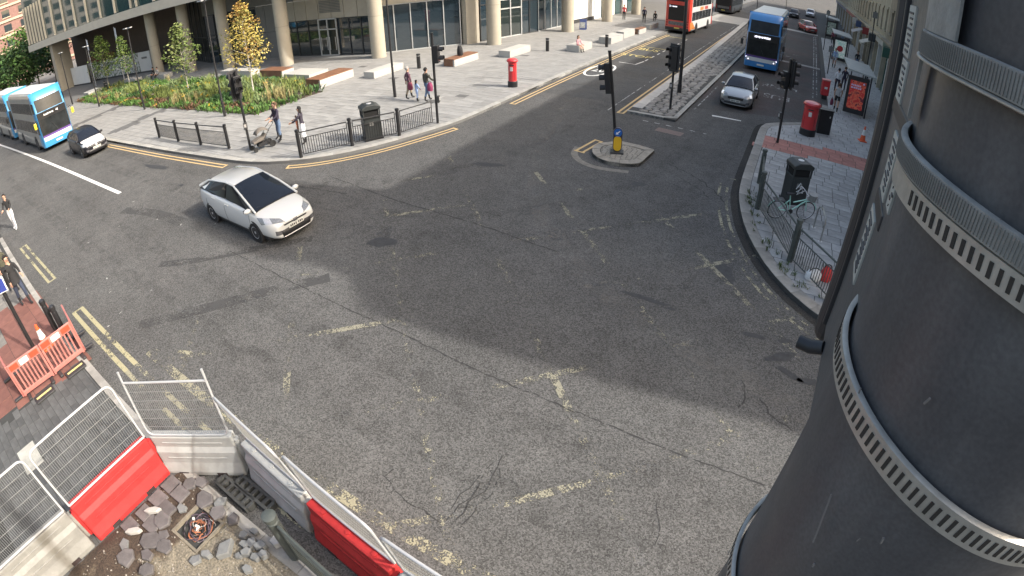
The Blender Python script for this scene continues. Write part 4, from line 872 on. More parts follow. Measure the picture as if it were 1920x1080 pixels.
def signal(label, loc, h, heads, button=None, lean=None, r=.057, base_r=.057):
    t = thing('traffic_signal', label, 'traffic signal', loc, 0)
    if lean: t.rotation_euler = lean
    m = MB(); m.cyl((0,0,0),(0,0,h),r,n=14); m.cyl((0,0,h),(0,0,h+.04),r*1.15,n=14); m.build('pole', BLKM, t, smooth=True)
    for (dx,dy,z,rz,n,bd) in heads: signal_head(t, (dx,dy,z), rz, n, bd)
    for (rz,z) in button or ():
        m = MB(); m.box((.1*cos(rz),.1*sin(rz),z),(.12,.17,.3),rz); bb = m.build('push_button_box', mat('button_box', (.05,.05,.05), .5), t, bevel=.01); m = MB(); m.box((.165*cos(rz),.165*sin(rz),z+.02),(.01,.1,.14),rz); m.build('button_panel', mat('button_panel', (.4,.38,.36), .5), bb)
    return t
D = radians
signal('black traffic signal with two heads beside the pram on the kerb', pv(-20.9,12.75), 3.6, [(-.32,-.05,3.0,D(185),3,True),(.22,-.1,3.05,D(-20),2,False)], [(D(-40),1.15)])
signal('black traffic signal post at the end of the corner railing', pv(-14.5,18.45), 4.0, [(.25,.1,3.1,D(20),2,False)], [(D(20),1.1)])
LEAN = signal('leaning black traffic signal on the small refuge island', (-6.3,18.7,.12), 3.75, [(-.26,.0,2.75,D(190),3,False)], lean=(D(1.0),D(-6.5),0))
signal('black traffic signal with push button on the right corner', pv(-.5,24.25), 3.75, [(.24,.12,3.15,D(25),3,True),(-.22,-.12,2.85,D(215),2,False)], [(D(-150),1.25)])
isg = signal('black traffic signal pole with a box at the tip of the median', (-5.93,25.5,.12), 3.2, [(.1,-.02,2.6,D(70),3,True),(-.2,.0,2.55,D(235),3,False)], [(D(-100),1.2)])
t = thing('lamp_column', 'plain black column behind the signal at the tip of the median', 'lamp column', (-6.35,29.1,.12)); m = MB(); m.cyl((0,0,0),(0,0,9),.1,.08,14); m.build('shaft', BLKM, t, smooth=True); m = MB(); m.cyl((0,0,0),(0,0,.5),.12,n=14); m.build('base', BLKM, t, smooth=True)
# keep-left bollard standing at the foot of the leaning signal
BW = thing('keep_left_bollard', 'blue and yellow keep left bollard on the small refuge island', 'bollard', (-6.12,18.3,.13), atan2(-18.3,6.12))
def stadium(w_, z0, z1, n=10):
    return [(w_*cos(pi+pi*i/n), z0+w_+w_*sin(pi+pi*i/n)) for i in range(n+1)] + [(w_*cos(pi*i/n), z1-w_+w_*sin(pi*i/n)) for i in range(n+1)]
def facing(m, poly, x0, x1): # polygon in y-z, pushed along x
    n = len(poly); return m.add([(x0,y,z) for y,z in poly]+[(x1,y,z) for y,z in poly], [(i,(i+1)%n,n+(i+1)%n,n+i) for i in range(n)]+[tuple(range(n-1,-1,-1)),tuple(range(n,2*n))])
m = MB(); facing(m, stadium(.17,.05,.98), -.07, .06); m.build('shell', mat('bollard_edge', (.03,.03,.06), .4), BW, bevel=.01)
m = MB(); facing(m, stadium(.145,.08,.66), .06, .07); m.build('yellow_face', mat('bollard_yellow', (.72,.42,.02), .45, emit=0, var=.05), BW)
m = MB(); facing(m, [(.15*cos(2*pi*i/24),.8+.15*sin(2*pi*i/24)) for i in range(24)], .061, .072); bs = m.build('blue_disc', mat('sign_blue', (.02,.12,.42), .4), BW)
m = MB(); a = D(222); R2 = lambda u, v: (u*cos(a)-v*sin(a), .8+u*sin(a)+v*cos(a)); facing(m, [R2(*q) for q in ((-.1,-.018),(.02,-.018),(.02,-.06),(.11,0),(.02,.06),(.02,.018),(-.1,.018))], .073, .077); m.build('white_arrow', mat('sign_white', (.75,.75,.75), .4), bs)
m = MB(); m.box((0,0,.025),(.42,.5,.07)); m.build('base', DARKPL, BW, bevel=.02)
# guard rails
def guard_rail(label, pts, h=1.05, post_r=.075, infill=True, ma=BLKM, cat='railing', ph=1.2, skip_last=False, gap=.11):
    t = thing('guard_rail', label, cat, (pts[0][0],pts[0][1],PZ)); o = Vector(pts[0])
    P = [Vector((x-o.x,y-o.y)) for x,y in pts]
    for i, p in enumerate(P):
        if skip_last and i == len(P)-1: break
        m = MB(); m.lathe([(post_r,0),(post_r,ph-.16),(post_r*.8,ph-.15),(post_r*.8,ph-.11),(post_r*1.12,ph-.1),(post_r*1.12,ph-.02),(post_r*.7,ph)], 14, (p.x,p.y,0)); m.build('post', ma, t, smooth=True)
    for a, b in zip(P, P[1:]):
        d = (b-a); L = d.length; d /= L; a2, b2_ = a+d*(post_r+.05), b-d*(post_r+.05); v = lambda q, z: (q.x,q.y,z)
        m = MB(); m.tube([v(a2,h),v(b2_,h)], .028, 8); m.tube([v(a2,.1),v(a2,h)], .018, 6); m.tube([v(b2_,.1),v(b2_,h)], .018, 6); m.tube([v(a2,h-.25),v(b2_,h-.25)], .017, 6); m.tube([v(a2,.12),v(b2_,.12)], .017, 6)
        for z in (h-.08,.2): m.tube([v(a,z),v(a2,z)], .012, 5); m.tube([v(b,z),v(b2_,z)], .012, 5)
        f = m.build('panel_frame', ma, t, smooth=True); f['kind'] = 'stuff'
        m = MB(); n = int(L/gap)
        for k in range(1,n): q = a2+(b2_-a2)*k/n; m.box((q.x,q.y,(h-.25+.12)/2),(.02,.02,h-.37))
        tag(m.build('infill_bars', ma, f), kind='stuff')
    return t
S_ = .9837
guard_rail('black railing of three bays on the plaza kerb beside the left signal', [(-30.0*S_,12.3*S_),(-27.4*S_,12.27*S_),(-24.95*S_,12.35*S_),(-22.4*S_,12.5*S_)])
guard_rail('black railing of three bays curving round the plaza corner by the litter bin', [(-17.38*S_,12.9*S_),(-16.15*S_,14.7*S_),(-15.03*S_,16.43*S_),(-14.55*S_,18.3*S_)], skip_last=True)
GREENB = mat('dark_green_black_iron', (.07,.08,.075), .5, .2, .2, 4)
guard_rail('weathered railing round the right corner beside the bicycle', [(-.75,18.5),(-.55,16.3),(.75,13.5),(2.0,11.95)], ma=GREENB, post_r=.085, ph=1.3)
guard_rail('black post and railing inside the works enclosure at the bottom edge', [(-4.61,1.3),(-3.1,1.15),(-1.6,1.1)], ma=GREENB, post_r=.1, ph=1.2)
# litter bins
def litter_bin(label, loc, rz, arrow=False, s=1):
    t = thing('litter_bin', label, 'litter bin', loc, rz, scale=s); BM = mat('bin_black', (.03,.034,.034), .5, 0, .15, 4)
    m = MB(); m.b2(-.36,.36,-.3,.3,.06,1.02); m.build('body', BM, t, bevel=.03)
    m = MB(); m.xprism([(-.4,1.3),(.4,1.3),(.4,1.42),(.2,1.52),(-.2,1.52),(-.4,1.42)], -.34, .34); l = m.build('hood', BM, t, bevel=.03)
    for x in (-.36,.32):
        for y in (-.3,.26): m = MB(); m.b2(x,x+.05,y,y+.05,1.0,1.32); m.build('hood_post', BM, t)
    m = MB(); m.b2(-.31,.31,-.25,.25,1.02,1.3); m.build('dark_opening', mat('pit_black', (.008,.008,.008), .9), t)
    m = MB(); m.b2(-.4,.4,-.34,.34,0,.07); m.build('plinth', DARKPL, t, bevel=.01)
    m = MB(); m.cyl((.0,0,1.52),(.0,0,1.535),.11,n=14); m.build('stub_plate', ALLOY, t)
    m = MB(); m.b2(-.3,.3,-.312,-.3,.15,.95); m.build('door', BM, t, bevel=.01)
    m = MB(); m.box((-.05,-.315,.72),(.2,.004,.16)); m.build('faded_mark', mat('faded_mark', (.2,.2,.19), .6), t)
    return t
litter_bin('black litter bin behind the plaza corner railing', pv(-15.95,15.75), D(58))
litter_bin('black litter bin beside the bicycle on the right corner', pv(.55,18.0), D(30), s=.97)
b2_ = [o for o in bpy.data.objects if o.get('label','').startswith('black litter bin beside the bicycle')][0]
m = MB(); g = [(-.16,.5),(-.02,.72),(.1,.55),(-.12,.4),(.14,.35),(.05,.62),(-.08,.3),(.2,.45)]
m.tube([(x,-.322,z+.1) for x,z in g], .018, 5); m.build('graffiti', mat('graffiti_white', (.6,.6,.6), .6), b2_)
# post boxes
def post_box(label, loc, rz, r=.23, h=1.6):
    t = thing('post_box', label, 'post box', loc, rz)
    m = MB(); m.lathe([(r+.035,0),(r+.035,.3),(r+.01,.33)], 24); m.build('black_base', BLKM, t, smooth=True)
    m = MB(); m.lathe([(r,.3),(r,h-.22)], 24); m.build('body', PBRED, t, smooth=True)
    m = MB(); m.lathe([(r,h-.23),(r+.06,h-.2),(r+.075,h-.17),(r+.075,h-.13),(r+.05,h-.1),(r+.02,h-.06),(r*.6,h-.015),(0,h)], 24); m.build('cap', PBRED, t, smooth=True)
    m = MB(); m.box((r*.99,0,h-.36),(.04,.27,.05)); m.build('posting_slot', DARKPL, t, bevel=.01)
    m = MB(); m.box((r+.0,0,h-.58),(.03,.15,.22)); m.build('collection_plate', mat('plate_white', (.6,.6,.58), .5), t, bevel=.006)
    m = MB(); m.tube([(r*cos(a)+.0,r*sin(a),z) for a, z in ((-.75,.38),(-.75,h-.7),(.75,h-.7),(.75,.38))], .008, 4); m.build('door_edge', BLKM, t)
    return t
post_box('slim red post box standing on the plaza', pv(-14.75,25.6), D(-75))
post_box('large red post box on the right-hand corner', pv(.82,26.85), D(-95), .37, 1.66)
t = thing('utility_cabinet', 'black cabinet behind the large red post box', 'cabinet', pv(1.6,27.85), D(15)); m = MB(); m.b2(-.35,.35,-.2,.2,0,1.2); m.build('box', BLKM, t, bevel=.015); m = MB(); m.b2(-.38,.38,-.23,.23,1.2,1.24); m.build('lid', BLKM, t, bevel=.01); m = MB(); m.box((.2,-.205,.9),(.05,.02,.1)); m.build('lock', ALLOY, t)
t = thing('parcel_box', 'small red box on a pedestal by the right kerb', 'post box', pv(1.75,36.5), D(-80)); m = MB(); m.b2(-.22,.22,-.25,.25,.25,1.2); m.build('body', PBRED, t, bevel=.03); m = MB(); m.b2(-.24,.24,-.27,.27,1.2,1.28); m.build('top', mat('pale_red', (.55,.2,.18), .5), t, bevel=.02); m = MB(); m.b2(-.15,.15,-.17,.17,0,.26); m.build('pedestal', DARKPL, t); m = MB(); m.box((.225,0,.75),(.01,.2,.14)); m.build('notice', MATS['plate_white'], t)
# bollards on the plaza
for i, (x, y, lab) in enumerate(((-23.07,27.79,'black bollard behind the three walkers'),(-17.98,36.4,'black bollard to the left of the seated person in pink'),(-15.0,40.8,'black bollard to the right of the seated person in pink'),(-61.5,20.2,'black bollard left of the planting, nearer the flagpoles'),(-59.0,19.5,'black bollard left of the planting, nearer the trees'))):
    t = thing('bollard', lab, 'bollard', pv(x,y), 0, 'plaza bollards'); m = MB(); m.lathe([(.125,0),(.125,.9),(.13,.91),(.13,.95),(.12,.98),(0,.99)], 18); m.build('shaft', BLKM, t, smooth=True); m = MB(); m.lathe([(.128,.82),(.131,.83),(.131,.86),(.128,.87)], 18); m.build('band', mat('steel_band', (.3,.3,.3), .4, .6), t)
# stone benches
BST = mat('bench_stone', (.36,.355,.335), .75, 0, .06, 1, bump=.05); WOOD = mat('bench_wood', (.17,.085,.05), .6, 0, .2, 3)
def bench(label, x0, x1, y0, y1, h=.5, wood=False):
    t = thing('stone_bench', label, 'bench', ((x0+x1)/2,(y0+y1)/2,PZ), 0, 'stone benches on the plaza'); a, b = (x1-x0)/2, (y1-y0)/2
    m = MB(); m.b2(-a,a,-b,b,0,h-(.05 if wood else 0)); m.build('block', BST, t, bevel=.015)
    if wood:
        n = 5; w_ = 2*a/n
        for k in range(n): m = MB(); m.b2(-a+k*w_+.008,-a+(k+1)*w_-.03 if k == n-1 else -a+(k+1)*w_-.008,-b-.02,b,h-.05,h+.01); m.build('timber_slat', WOOD, t)
        for k in range(4): m = MB(); m.b2(-a+k*(2*a-.12)/4+.008,-a+(k+1)*(2*a-.12)/4-.008,-b-.02,-b-.002,.02,h-.055); m.build('end_board', WOOD, t)
    return t
bench('stone bench with timber top at the right end of the planting', -27.1,-25.75,21.5,24.4,.55,True)
bench('plain stone bench behind the tall lamp column', -24.6,-23.7,24.15,27.0,.42)
bench('timber topped bench with a black bag on it near the signal', -21.4,-20.55,28.3,31.1,.5,True)
bench('plain stone bench behind the slim red post box', -19.65,-18.75,32.25,35.2,.48)
bench('stone bench with the person in pink sitting on its end', -16.45,-15.45,36.4,38.9,.5)
bench('plain stone bench beyond the right plaza bollard', -15.9,-14.85,41.4,44.4,.55)
bench('plain stone bench next to the wooden sided block', -15.75,-15.05,45.1,48.2,.6)
bench('small wooden sided block near the bus stop', -15.35,-14.8,48.7,51.0,.5,True)
bench('shaded stone bench beside the red bus', -15.6,-15.0,52.9,56,.5)
bench('long stone bench with timber top behind the planting', -35.0,-32.2,23.5,24.6,.5,True)
bench('white topped stone bench against the back of the planting', -31.0,-28.2,22.7,24.4,.48)
bench('stone bench behind the yellow tree', -41.0,-36.5,23.6,24.5,.45)
bench('stone bench with two people sitting on it left of the tall tree', -55.5,-51.0,22.9,23.9,.45)
bench('pale stone block at the left end of the planting by the bollards', -62.0,-60.0,17.6,19.2,.5)
bench('long pale stone edge behind the left trees', -60,-56.5,22.0,22.8,.4)
# folding advertising board
t = thing('pavement_sign', 'folding pavement sign with blue and white board beside a column', 'sign', pv(-20.4,48.9), D(-80))
for s in (1,-1):
    m = MB(); m.box((s*.16,0,.5),(.03,.6,1.0),ry=-s*.16); bd = m.build('board', mat('sign_board_blue', (.10,.14,.34), .5), t); m = MB(); m.box((s*.19,0,.45),(.012,.46,.55),ry=-s*.16); m.build('poster', mat('poster_white', (.6,.62,.6), .6, var=.4, scale=6), bd)
# traffic cones
def cone(label, loc, h=.75, tilt=None):
    t = thing('traffic_cone', label, 'traffic cone', loc, .3); OR = mat('cone_orange', (.66,.10,.03), .5); WHT = mat('cone_white', (.7,.7,.68), .5)
    m = MB(); m.b2(-.2,.2,-.2,.2,0,.05); m.build('base', OR, t, bevel=.015)
    m = MB(); m.lathe([(.15,.05),(.032,h)], 18); m.build('body', OR, t, smooth=True)
    f = lambda z: .15+(.032-.15)*(z-.05)/(h-.05)
    m = MB(); m.lathe([(f(h*.42)+.004,h*.42),(f(h*.78)+.004,h*.78)], 18); m.build('white_sleeve', WHT, t, smooth=True)
    return t
cone('orange and white traffic cone behind the red and white barrier', pv(-15.0,.62), .75)
cone('traffic cone with white sleeve beside the near bus shelter', pv(3.8,28.4), .78)
# bicycle stand loop
t = thing('cycle_stand', 'bare steel hoop cycle stand on the right corner', 'cycle stand', pv(1.5,15.9)); m = MB(); m.tube([(-.12,.42,0),(-.12,.42,.6),(-.1,.36,.75),(0,.2,.8),(.05,-.2,.8),(.1,-.36,.75),(.12,-.42,.6),(.12,-.42,0)], .028, 8); m.build('hoop', mat('brushed_steel', (.38,.38,.37), .35, .8), t, smooth=True); m = MB(); m.cyl((-.12,.42,0),(-.12,.42,.012),.07,n=12); m.build('foot_plate', ALLOY, t); m = MB(); m.cyl((.12,-.42,0),(.12,-.42,.012),.07,n=12); m.build('foot_plate', ALLOY, t)
# ================================================================== THE LAMP COLUMN beside the lens
PX, PY, PR = .1533, .2462, .0992
COLM = mat('black_column_paint', (.085,.084,.088), .5, .0, .22, 7, bump=.03, bscale=90, coat=.15)
def streaked(key, base, dirt):
    m = bpy.data.materials.new(key); t, N, L, p = nodes_of(m); tc = N.new('ShaderNodeTexCoord'); mp = N.new('ShaderNodeMapping'); mp.inputs['Scale'].default_value = (38,38,2.2); L.new(tc.outputs['Object'], mp.inputs[0])
    a = N.new('ShaderNodeTexNoise'); a.inputs['Scale'].default_value = 1; a.inputs['Detail'].default_value = 6; L.new(mp.outputs[0], a.inputs['Vector'])
    b = N.new('ShaderNodeTexNoise'); b.inputs['Scale'].default_value = 14; b.inputs['Detail'].default_value = 7; L.new(tc.outputs['Object'], b.inputs['Vector'])
    c = N.new('ShaderNodeTexNoise'); c.inputs['Scale'].default_value = 420; c.inputs['Detail'].default_value = 2; L.new(tc.outputs['Object'], c.inputs['Vector'])
    mu = N.new('ShaderNodeMath'); mu.operation = 'MULTIPLY'; L.new(a.outputs[0], mu.inputs[0]); L.new(b.outputs[0], mu.inputs[1])
    r = N.new('ShaderNodeValToRGB'); e = r.color_ramp.elements; e[0].position = .17; e[0].color = (*base,1); e[1].position = .42; e[1].color = (*dirt,1); L.new(mu.outputs[0], r.inputs[0])
    g = N.new('ShaderNodeMapRange'); g.inputs[1].default_value = .3; g.inputs[2].default_value = .7; g.inputs[3].default_value = .86; g.inputs[4].default_value = 1.14; L.new(c.outputs[0], g.inputs[0])
    v = N.new('ShaderNodeVectorMath'); v.operation = 'SCALE'; L.new(r.outputs[0], v.inputs[0]); L.new(g.outputs[0], v.inputs['Scale']); L.new(v.outputs[0], p.inputs['Base Color'])
    k = N.new('ShaderNodeMapRange'); k.inputs[1].default_value = .3; k.inputs[2].default_value = .7; k.inputs[3].default_value = .36; k.inputs[4].default_value = .68; L.new(b.outputs[0], k.inputs[0]); L.new(k.outputs[0], p.inputs['Roughness'])
    bp = N.new('ShaderNodeBump'); bp.inputs['Strength'].default_value = .12; bp.inputs['Distance'].default_value = .001; L.new(b.outputs[0], bp.inputs['Height']); L.new(bp.outputs[0], p.inputs['Normal']); return m
COLM = streaked('black_column_paint_weathered', (.066,.067,.073), (.105,.106,.110))
STEEL = mat('clamp_steel', (.42,.415,.385), .5, .55, .2, 60, bump=.05, bscale=300)
WEAT = mat('weathered_zinc', (.27,.275,.265), .65, .2, .3, 50, bump=.1, bscale=200)
col = thing('lamp_column', 'huge black lamp column with slotted steel bands filling the right foreground', 'lamp column', (PX,PY,PZ))
m = MB(); m.cyl((0,0,0),(0,0,11.5),PR,PR*.93,72); m.build('shaft', COLM, col, smooth=True)
m = MB(); m.cyl((0,0,0),(0,0,1.6),PR*1.35,n=48); m.build('base', COLM, col, smooth=True)
fa = atan2(-PY, -PX)      # direction from the column to the lens
RT = (-sin(fa), cos(fa))  # along the band, to the right as seen from the lens
def slope(q, k): return (q[0], q[1], q[2]+k*(q[0]*RT[0]+q[1]*RT[1]))
def band(z0, z1, r, ma, name, n=120, k=0, th=.0012):
    m = MB(); rings = [[slope((q*cos(2*pi*i/n), q*sin(2*pi*i/n), z-PZ), k) for i in range(n)] for q, z in ((r,z0),(r+th,z0+.0005),(r+th,z1-.0005),(r,z1),(r-.002,z1),(r-.002,z0))]
    m.loft(rings, closed=True); return m.build(name, ma, col, smooth=True, angle=25)
def slots(z0, z1, r, parent, a0, a1, pitch=.0047, slant=.0, wd=.0019, frac=.52, k=0, ma=None):
    """the worm-drive slots pressed through the band"""
    m = MB(); n = int((a1-a0)*r/pitch)
    for j in range(n):
        a = a0+(a1-a0)*j/n; q = r+.0013; c = slope((q*cos(a), q*sin(a), (z0+z1)/2-PZ), k); m.box(c, (.0006, wd, (z1-z0)*frac), a, rx=slant)
    return tag(m.build('band_slots', ma or mat('slot_dark', (.03,.027,.024), .8), parent), kind='stuff')
bA = band(CAMH-.182, CAMH-.166, PR, STEEL, 'slotted_band', k=-.04); slots(CAMH-.182, CAMH-.166, PR, bA, fa-1.75, fa+1.75, slant=-.05, k=-.04)
bB = band(CAMH-.0798, CAMH-.0682, PR+.0005, STEEL, 'slotted_band'); slots(CAMH-.0798, CAMH-.0682, PR+.0005, bB, fa-.75, fa+1.75, slant=.1)
pb = band(CAMH-.0680, CAMH-.0572, PR+.0015, WEAT, 'bracket_ring'); slots(CAMH-.0675, CAMH-.0577, PR+.0017, pb, fa-1.2, fa+1.75, pitch=.0016, wd=.0004, frac=.85, ma=mat('serration_grey', (.19,.19,.18), .8))
bC = band(CAMH-.0202, CAMH-.0087, PR+.001, WEAT, 'bracket_ring'); slots(CAMH-.0199, CAMH-.009, PR+.0012, bC, fa-1.7, fa+1.2, pitch=.0016, wd=.0004, frac=.85, ma=MATS['serration_grey'])
band(CAMH-.0219, CAMH-.0202, PR+.002, STEEL, 'ring_lip')
bD = band(CAMH-.396, CAMH-.382, PR, STEEL, 'slotted_band', k=-.1); slots(CAMH-.396, CAMH-.382, PR, bD, fa-1.7, fa+1.75, k=-.1)
# scuffs and pale scratches in the paint
rd = random.Random(9)
for j in range(26):
    a = fa+rd.uniform(-1.1,1.3); z = CAMH-PZ-rd.uniform(.04,.5); L_ = rd.choice((.003,.004,.006,.02,.035)); q = PR+.0003; sl_ = rd.uniform(-.3,.3)
    m = MB(); m.tube([(q*cos(a+sl_*t_*L_/PR), q*sin(a+sl_*t_*L_/PR), z+L_*t_) for t_ in (0,.5,1)], rd.uniform(.0003,.0008), 5); m.build('paint_scuff', mat('scuff_grey', (.17,.165,.16), .8), col)
def arc_plate(a0, a1, z0, z1, r, th, name, ma, n=16):
    m = MB(); A = [a0+(a1-a0)*i/n for i in range(n+1)]
    m.loft([[(q*cos(a), q*sin(a), z-PZ) for q, z in ((r,z0),(r+th,z0),(r+th,z1),(r,z1))] for a in A]); return m.build(name, ma, col, smooth=True, angle=25)
arc_plate(fa-1.32, fa-.72, CAMH-.0085, CAMH+.2, PR, .0015, 'bracket_plate', WEAT)
arc_plate(fa-1.3, fa-1.12, CAMH-.05, CAMH-.0215, PR, .0018, 'bracket_tab', WEAT)
# the equipment box strapped behind it
def cf(az, d):  # bearing from the lens axis, distance
    a = radians(az); x, y = d*sin(a), d*cos(a); return Vector((cos(PHI)*x-sin(PHI)*y, sin(PHI)*x+cos(PHI)*y))
fA, fB = cf(42.5,.30), cf(39.2,.46); ft = (fB-fA); fn = Vector((-ft.y, ft.x)).normalized()
if fn.dot(-fA) < 0: fn = -fn
ENC = mat('enclosure_grey', (.085,.09,.095), .45, 0, .12, 12, bump=.05, bscale=120); ENCD = mat('enclosure_dark', (.03,.032,.036), .5, 0, .15, 12)
STK = mat('paper_label', (.42,.43,.40), .7, 0, .12, 60); INK = mat('label_print', (.08,.08,.085), .7, 0, .4, 90)
enc = thing('equipment_box', 'dark grey equipment box with paper labels strapped to the lamp column', 'equipment box', (fA.x,fA.y,CAMH-.285))
def fp(t, z, o=0): q = ft*t + fn*o; return (q.x, q.y, z+.285)
def fbox(m, t0, t1, z0, z1, o0, o1):
    P_ = [fp(t,z,o) for t in (t0,t1) for z in (z0,z1) for o in (o0,o1)]; return m.add(P_, [(0,1,3,2),(4,6,7,5),(0,4,5,1),(2,3,7,6),(0,2,6,4),(1,5,7,3)])
m = MB(); fbox(m, -.35, .66, -.262, .3, -.17, 0); enc_b = m.build('housing', ENC, enc, bevel=.012, seg=3)
m = MB(); fbox(m, .64, .80, -.285, .31, -.19, .006); m.build('door_rim', ENCD, enc, bevel=.014, seg=4)
m = MB(); fbox(m, .53, .56, -.25, .3, -.01, .0035); m.build('door_seam', ENCD, enc, bevel=.001)
m = MB(); fbox(m, .0, .5, -.070, -.060, -.01, .0012); m.build('strap', ENCD, enc, bevel=.001)
m = MB(); fbox(m, .0, .3, -.124, -.114, -.01, .0012); m.build('strap', ENCD, enc, bevel=.001)
for t0, t1, z0, z1 in ((.32,.5,-.032,.0),(.30,.46,-.060,-.034),(.08,.25,-.111,-.074),(-.1,-.01,-.106,-.074),(.13,.32,-.172,-.127)):
    m = MB(); fbox(m, t0, t1, z0, z1, -.004, .0012); s = m.build('paper_label', STK, enc)
    m = MB(); k = 0; z = z1-.004
    while z > z0+.004: fbox(m, t0+.03, t1-.03-.03*(k%3), z-.0014, z, .0008, .0018); z -= .0034; k += 1
    tag(m.build('printed_lines', INK, s), kind='stuff')
m = MB(); q0 = Vector(fp(.3,-.245,.0)); q1 = Vector(fp(.33,-.25,.02)); m.tube([q0,(q0+q1)/2+Vector((0,0,-.002)),q1], .0055, 12); m.build('cable_gland', ENCD, enc, smooth=True)
# ================================================================== ROADWORKS
REDPL = mat('red_plastic', (.40,.03,.03), .6, 0, .16, 4, spec=.25, bump=.06, bscale=30); WHPL = mat('white_plastic', (.33,.335,.325), .5, 0, .12, 3, col2=(.27,.265,.25), c2amt=.62); FRW = mat('white_fence_tube', (.40,.41,.42), .4, .2, .08)
WIRE = mat('galvanised_wire', (.22,.225,.22), .5, .2, .05); DIRTP = mat('grubby_plastic', (.20,.198,.185), .6, 0, .2, 4)
def arc_rect(w_, z0, z1, r, up=True, ext=0):
    """outline of a fence frame in (x,z) with two rounded corners"""
    n = 5; c = []
    if up:
        c = [(0,z0),(0,z1-r)] + [(r-r*cos(pi/2*i/n), z1-r+r*sin(pi/2*i/n)) for i in range(1,n+1)] + [(w_-r+r*sin(pi/2*i/n), z1-r+r*cos(pi/2*i/n)) for i in range(n+1)] + [(w_,z0)]
    else:
        c = [(0,z1+ext),(0,z0+r)] + [(r-r*cos(pi/2*i/n), z0+r-r*sin(pi/2*i/n)) for i in range(1,n+1)] + [(w_-r+r*sin(pi/2*i/n), z0+r-r*cos(pi/2*i/n)) for i in range(n+1)] + [(w_,z1+ext)]
    return c
def works_barrier(label, p0, p1, ma, z=0, fence=None, H=.88, flip=1):
    L = hypot(p1[0]-p0[0], p1[1]-p0[1]); t = thing('works_barrier', label, 'barrier', (p0[0],p0[1],z), atan2(p1[1]-p0[1], p1[0]-p0[0]), 'plastic works barriers')
    prof = [(-.23,0),(.23,0),(.23,.1),(.17,.3),(.15,.55),(.09,.64),(.09,H),(-.09,H),(-.09,.64),(-.15,.55),(-.17,.3),(-.23,.1)]
    m = MB(); m.loft([[(x,y*k,zz) for y,zz in prof] for x,k in ((.02,.9),(.06,1),(L-.06,1),(L-.02,.9))]); body = m.build('body', ma, t, bevel=.018)
    for s in (1,-1):
        for zz, y in ((.42,.163),(.74,.092)):
            m = MB(); m.box((L/2,s*y,zz),(L*.72,.02,.03)); m.build('moulded_rib', ma, t, bevel=.008)
        for x in (L*.25,L*.72): m = MB(); m.box((x,s*.215,.04),(.2,.05,.1)); m.build('forklift_notch', mat('notch_dark', (.03,.02,.02), .8), t)
    for x in (L*.2,L*.5,L*.8): m = MB(); m.cyl((x,0,H),(x,0,H+.015),.045,n=12); m.build('filler_cap', ma, t)
    for x, d in ((.0,1),(L,-1)): m = MB(); m.cyl((x,0,.12),(x,0,H-.12),.06,n=12); m.build('hinge_knuckle', ma, t, smooth=True)
    if fence:
        z0, z1, tilt, up, ext = fence; f = thing_part('mesh_fence', t, (.03,0,0)); w_ = L-.06
        place = lambda x, zz: (x, -tilt*(zz-z0)+.06*(1 if tilt > 0 else -1), zz)
        m = MB(); m.tube([place(x,zz) for x,zz in arc_rect(w_,z0,z1,.13,up,ext)], .021, 8); m.build('frame', FRW, f, smooth=True)
        m = MB(); zc = z0 if up else z1; m.tube([place(0,zc),place(w_,zc)], .021, 8); m.build('cross_rail', FRW, f, smooth=True)
        m = MB(); n = int(w_/.042)
        for k in range(1,n): x = w_*k/n; m.tube([place(x,z0+.015),place(x,z1-.015)], .0032, 4)
        for k in range(1,6): zz = z0+(z1-z0)*k/6; m.tube([place(.02,zz),place(w_-.02,zz)], .0045, 4)
        tag(m.build('wire_mesh', WIRE, f), kind='stuff')
    return t
works_barrier('red plastic barrier with a round-cornered white mesh panel on top', (-7.86,-.98), (-7.95,.95), REDPL, .12, (.92,2.05,-.22,True,0))
works_barrier('white plastic barrier with a mesh panel between tall posts', (-7.98,1.06), (-6.6,2.08), WHPL, .06, (.92,2.05,-.1,False,.22))
works_barrier('long white plastic barrier along the road edge with mesh panel', (-6.38,2.12), (-4.72,1.98), WHPL, .01, (.92,2.05,.17,True,0))
works_barrier('red plastic barrier along the road edge at the bottom of the picture', (-4.62,1.97), (-2.9,1.8), REDPL, .01, (.92,2.05,.12,True,0))
works_barrier('white plastic barrier at the right end of the works', (-2.8,1.79), (-1.2,1.7), WHPL, .01, (.92,2.05,.12,True,0))
works_barrier('white plastic barrier in the bottom left corner with dusty mesh panel', (-7.9,-2.85), (-7.87,-1.06), DIRTP, .12, (.92,2.05,-.22,True,0))
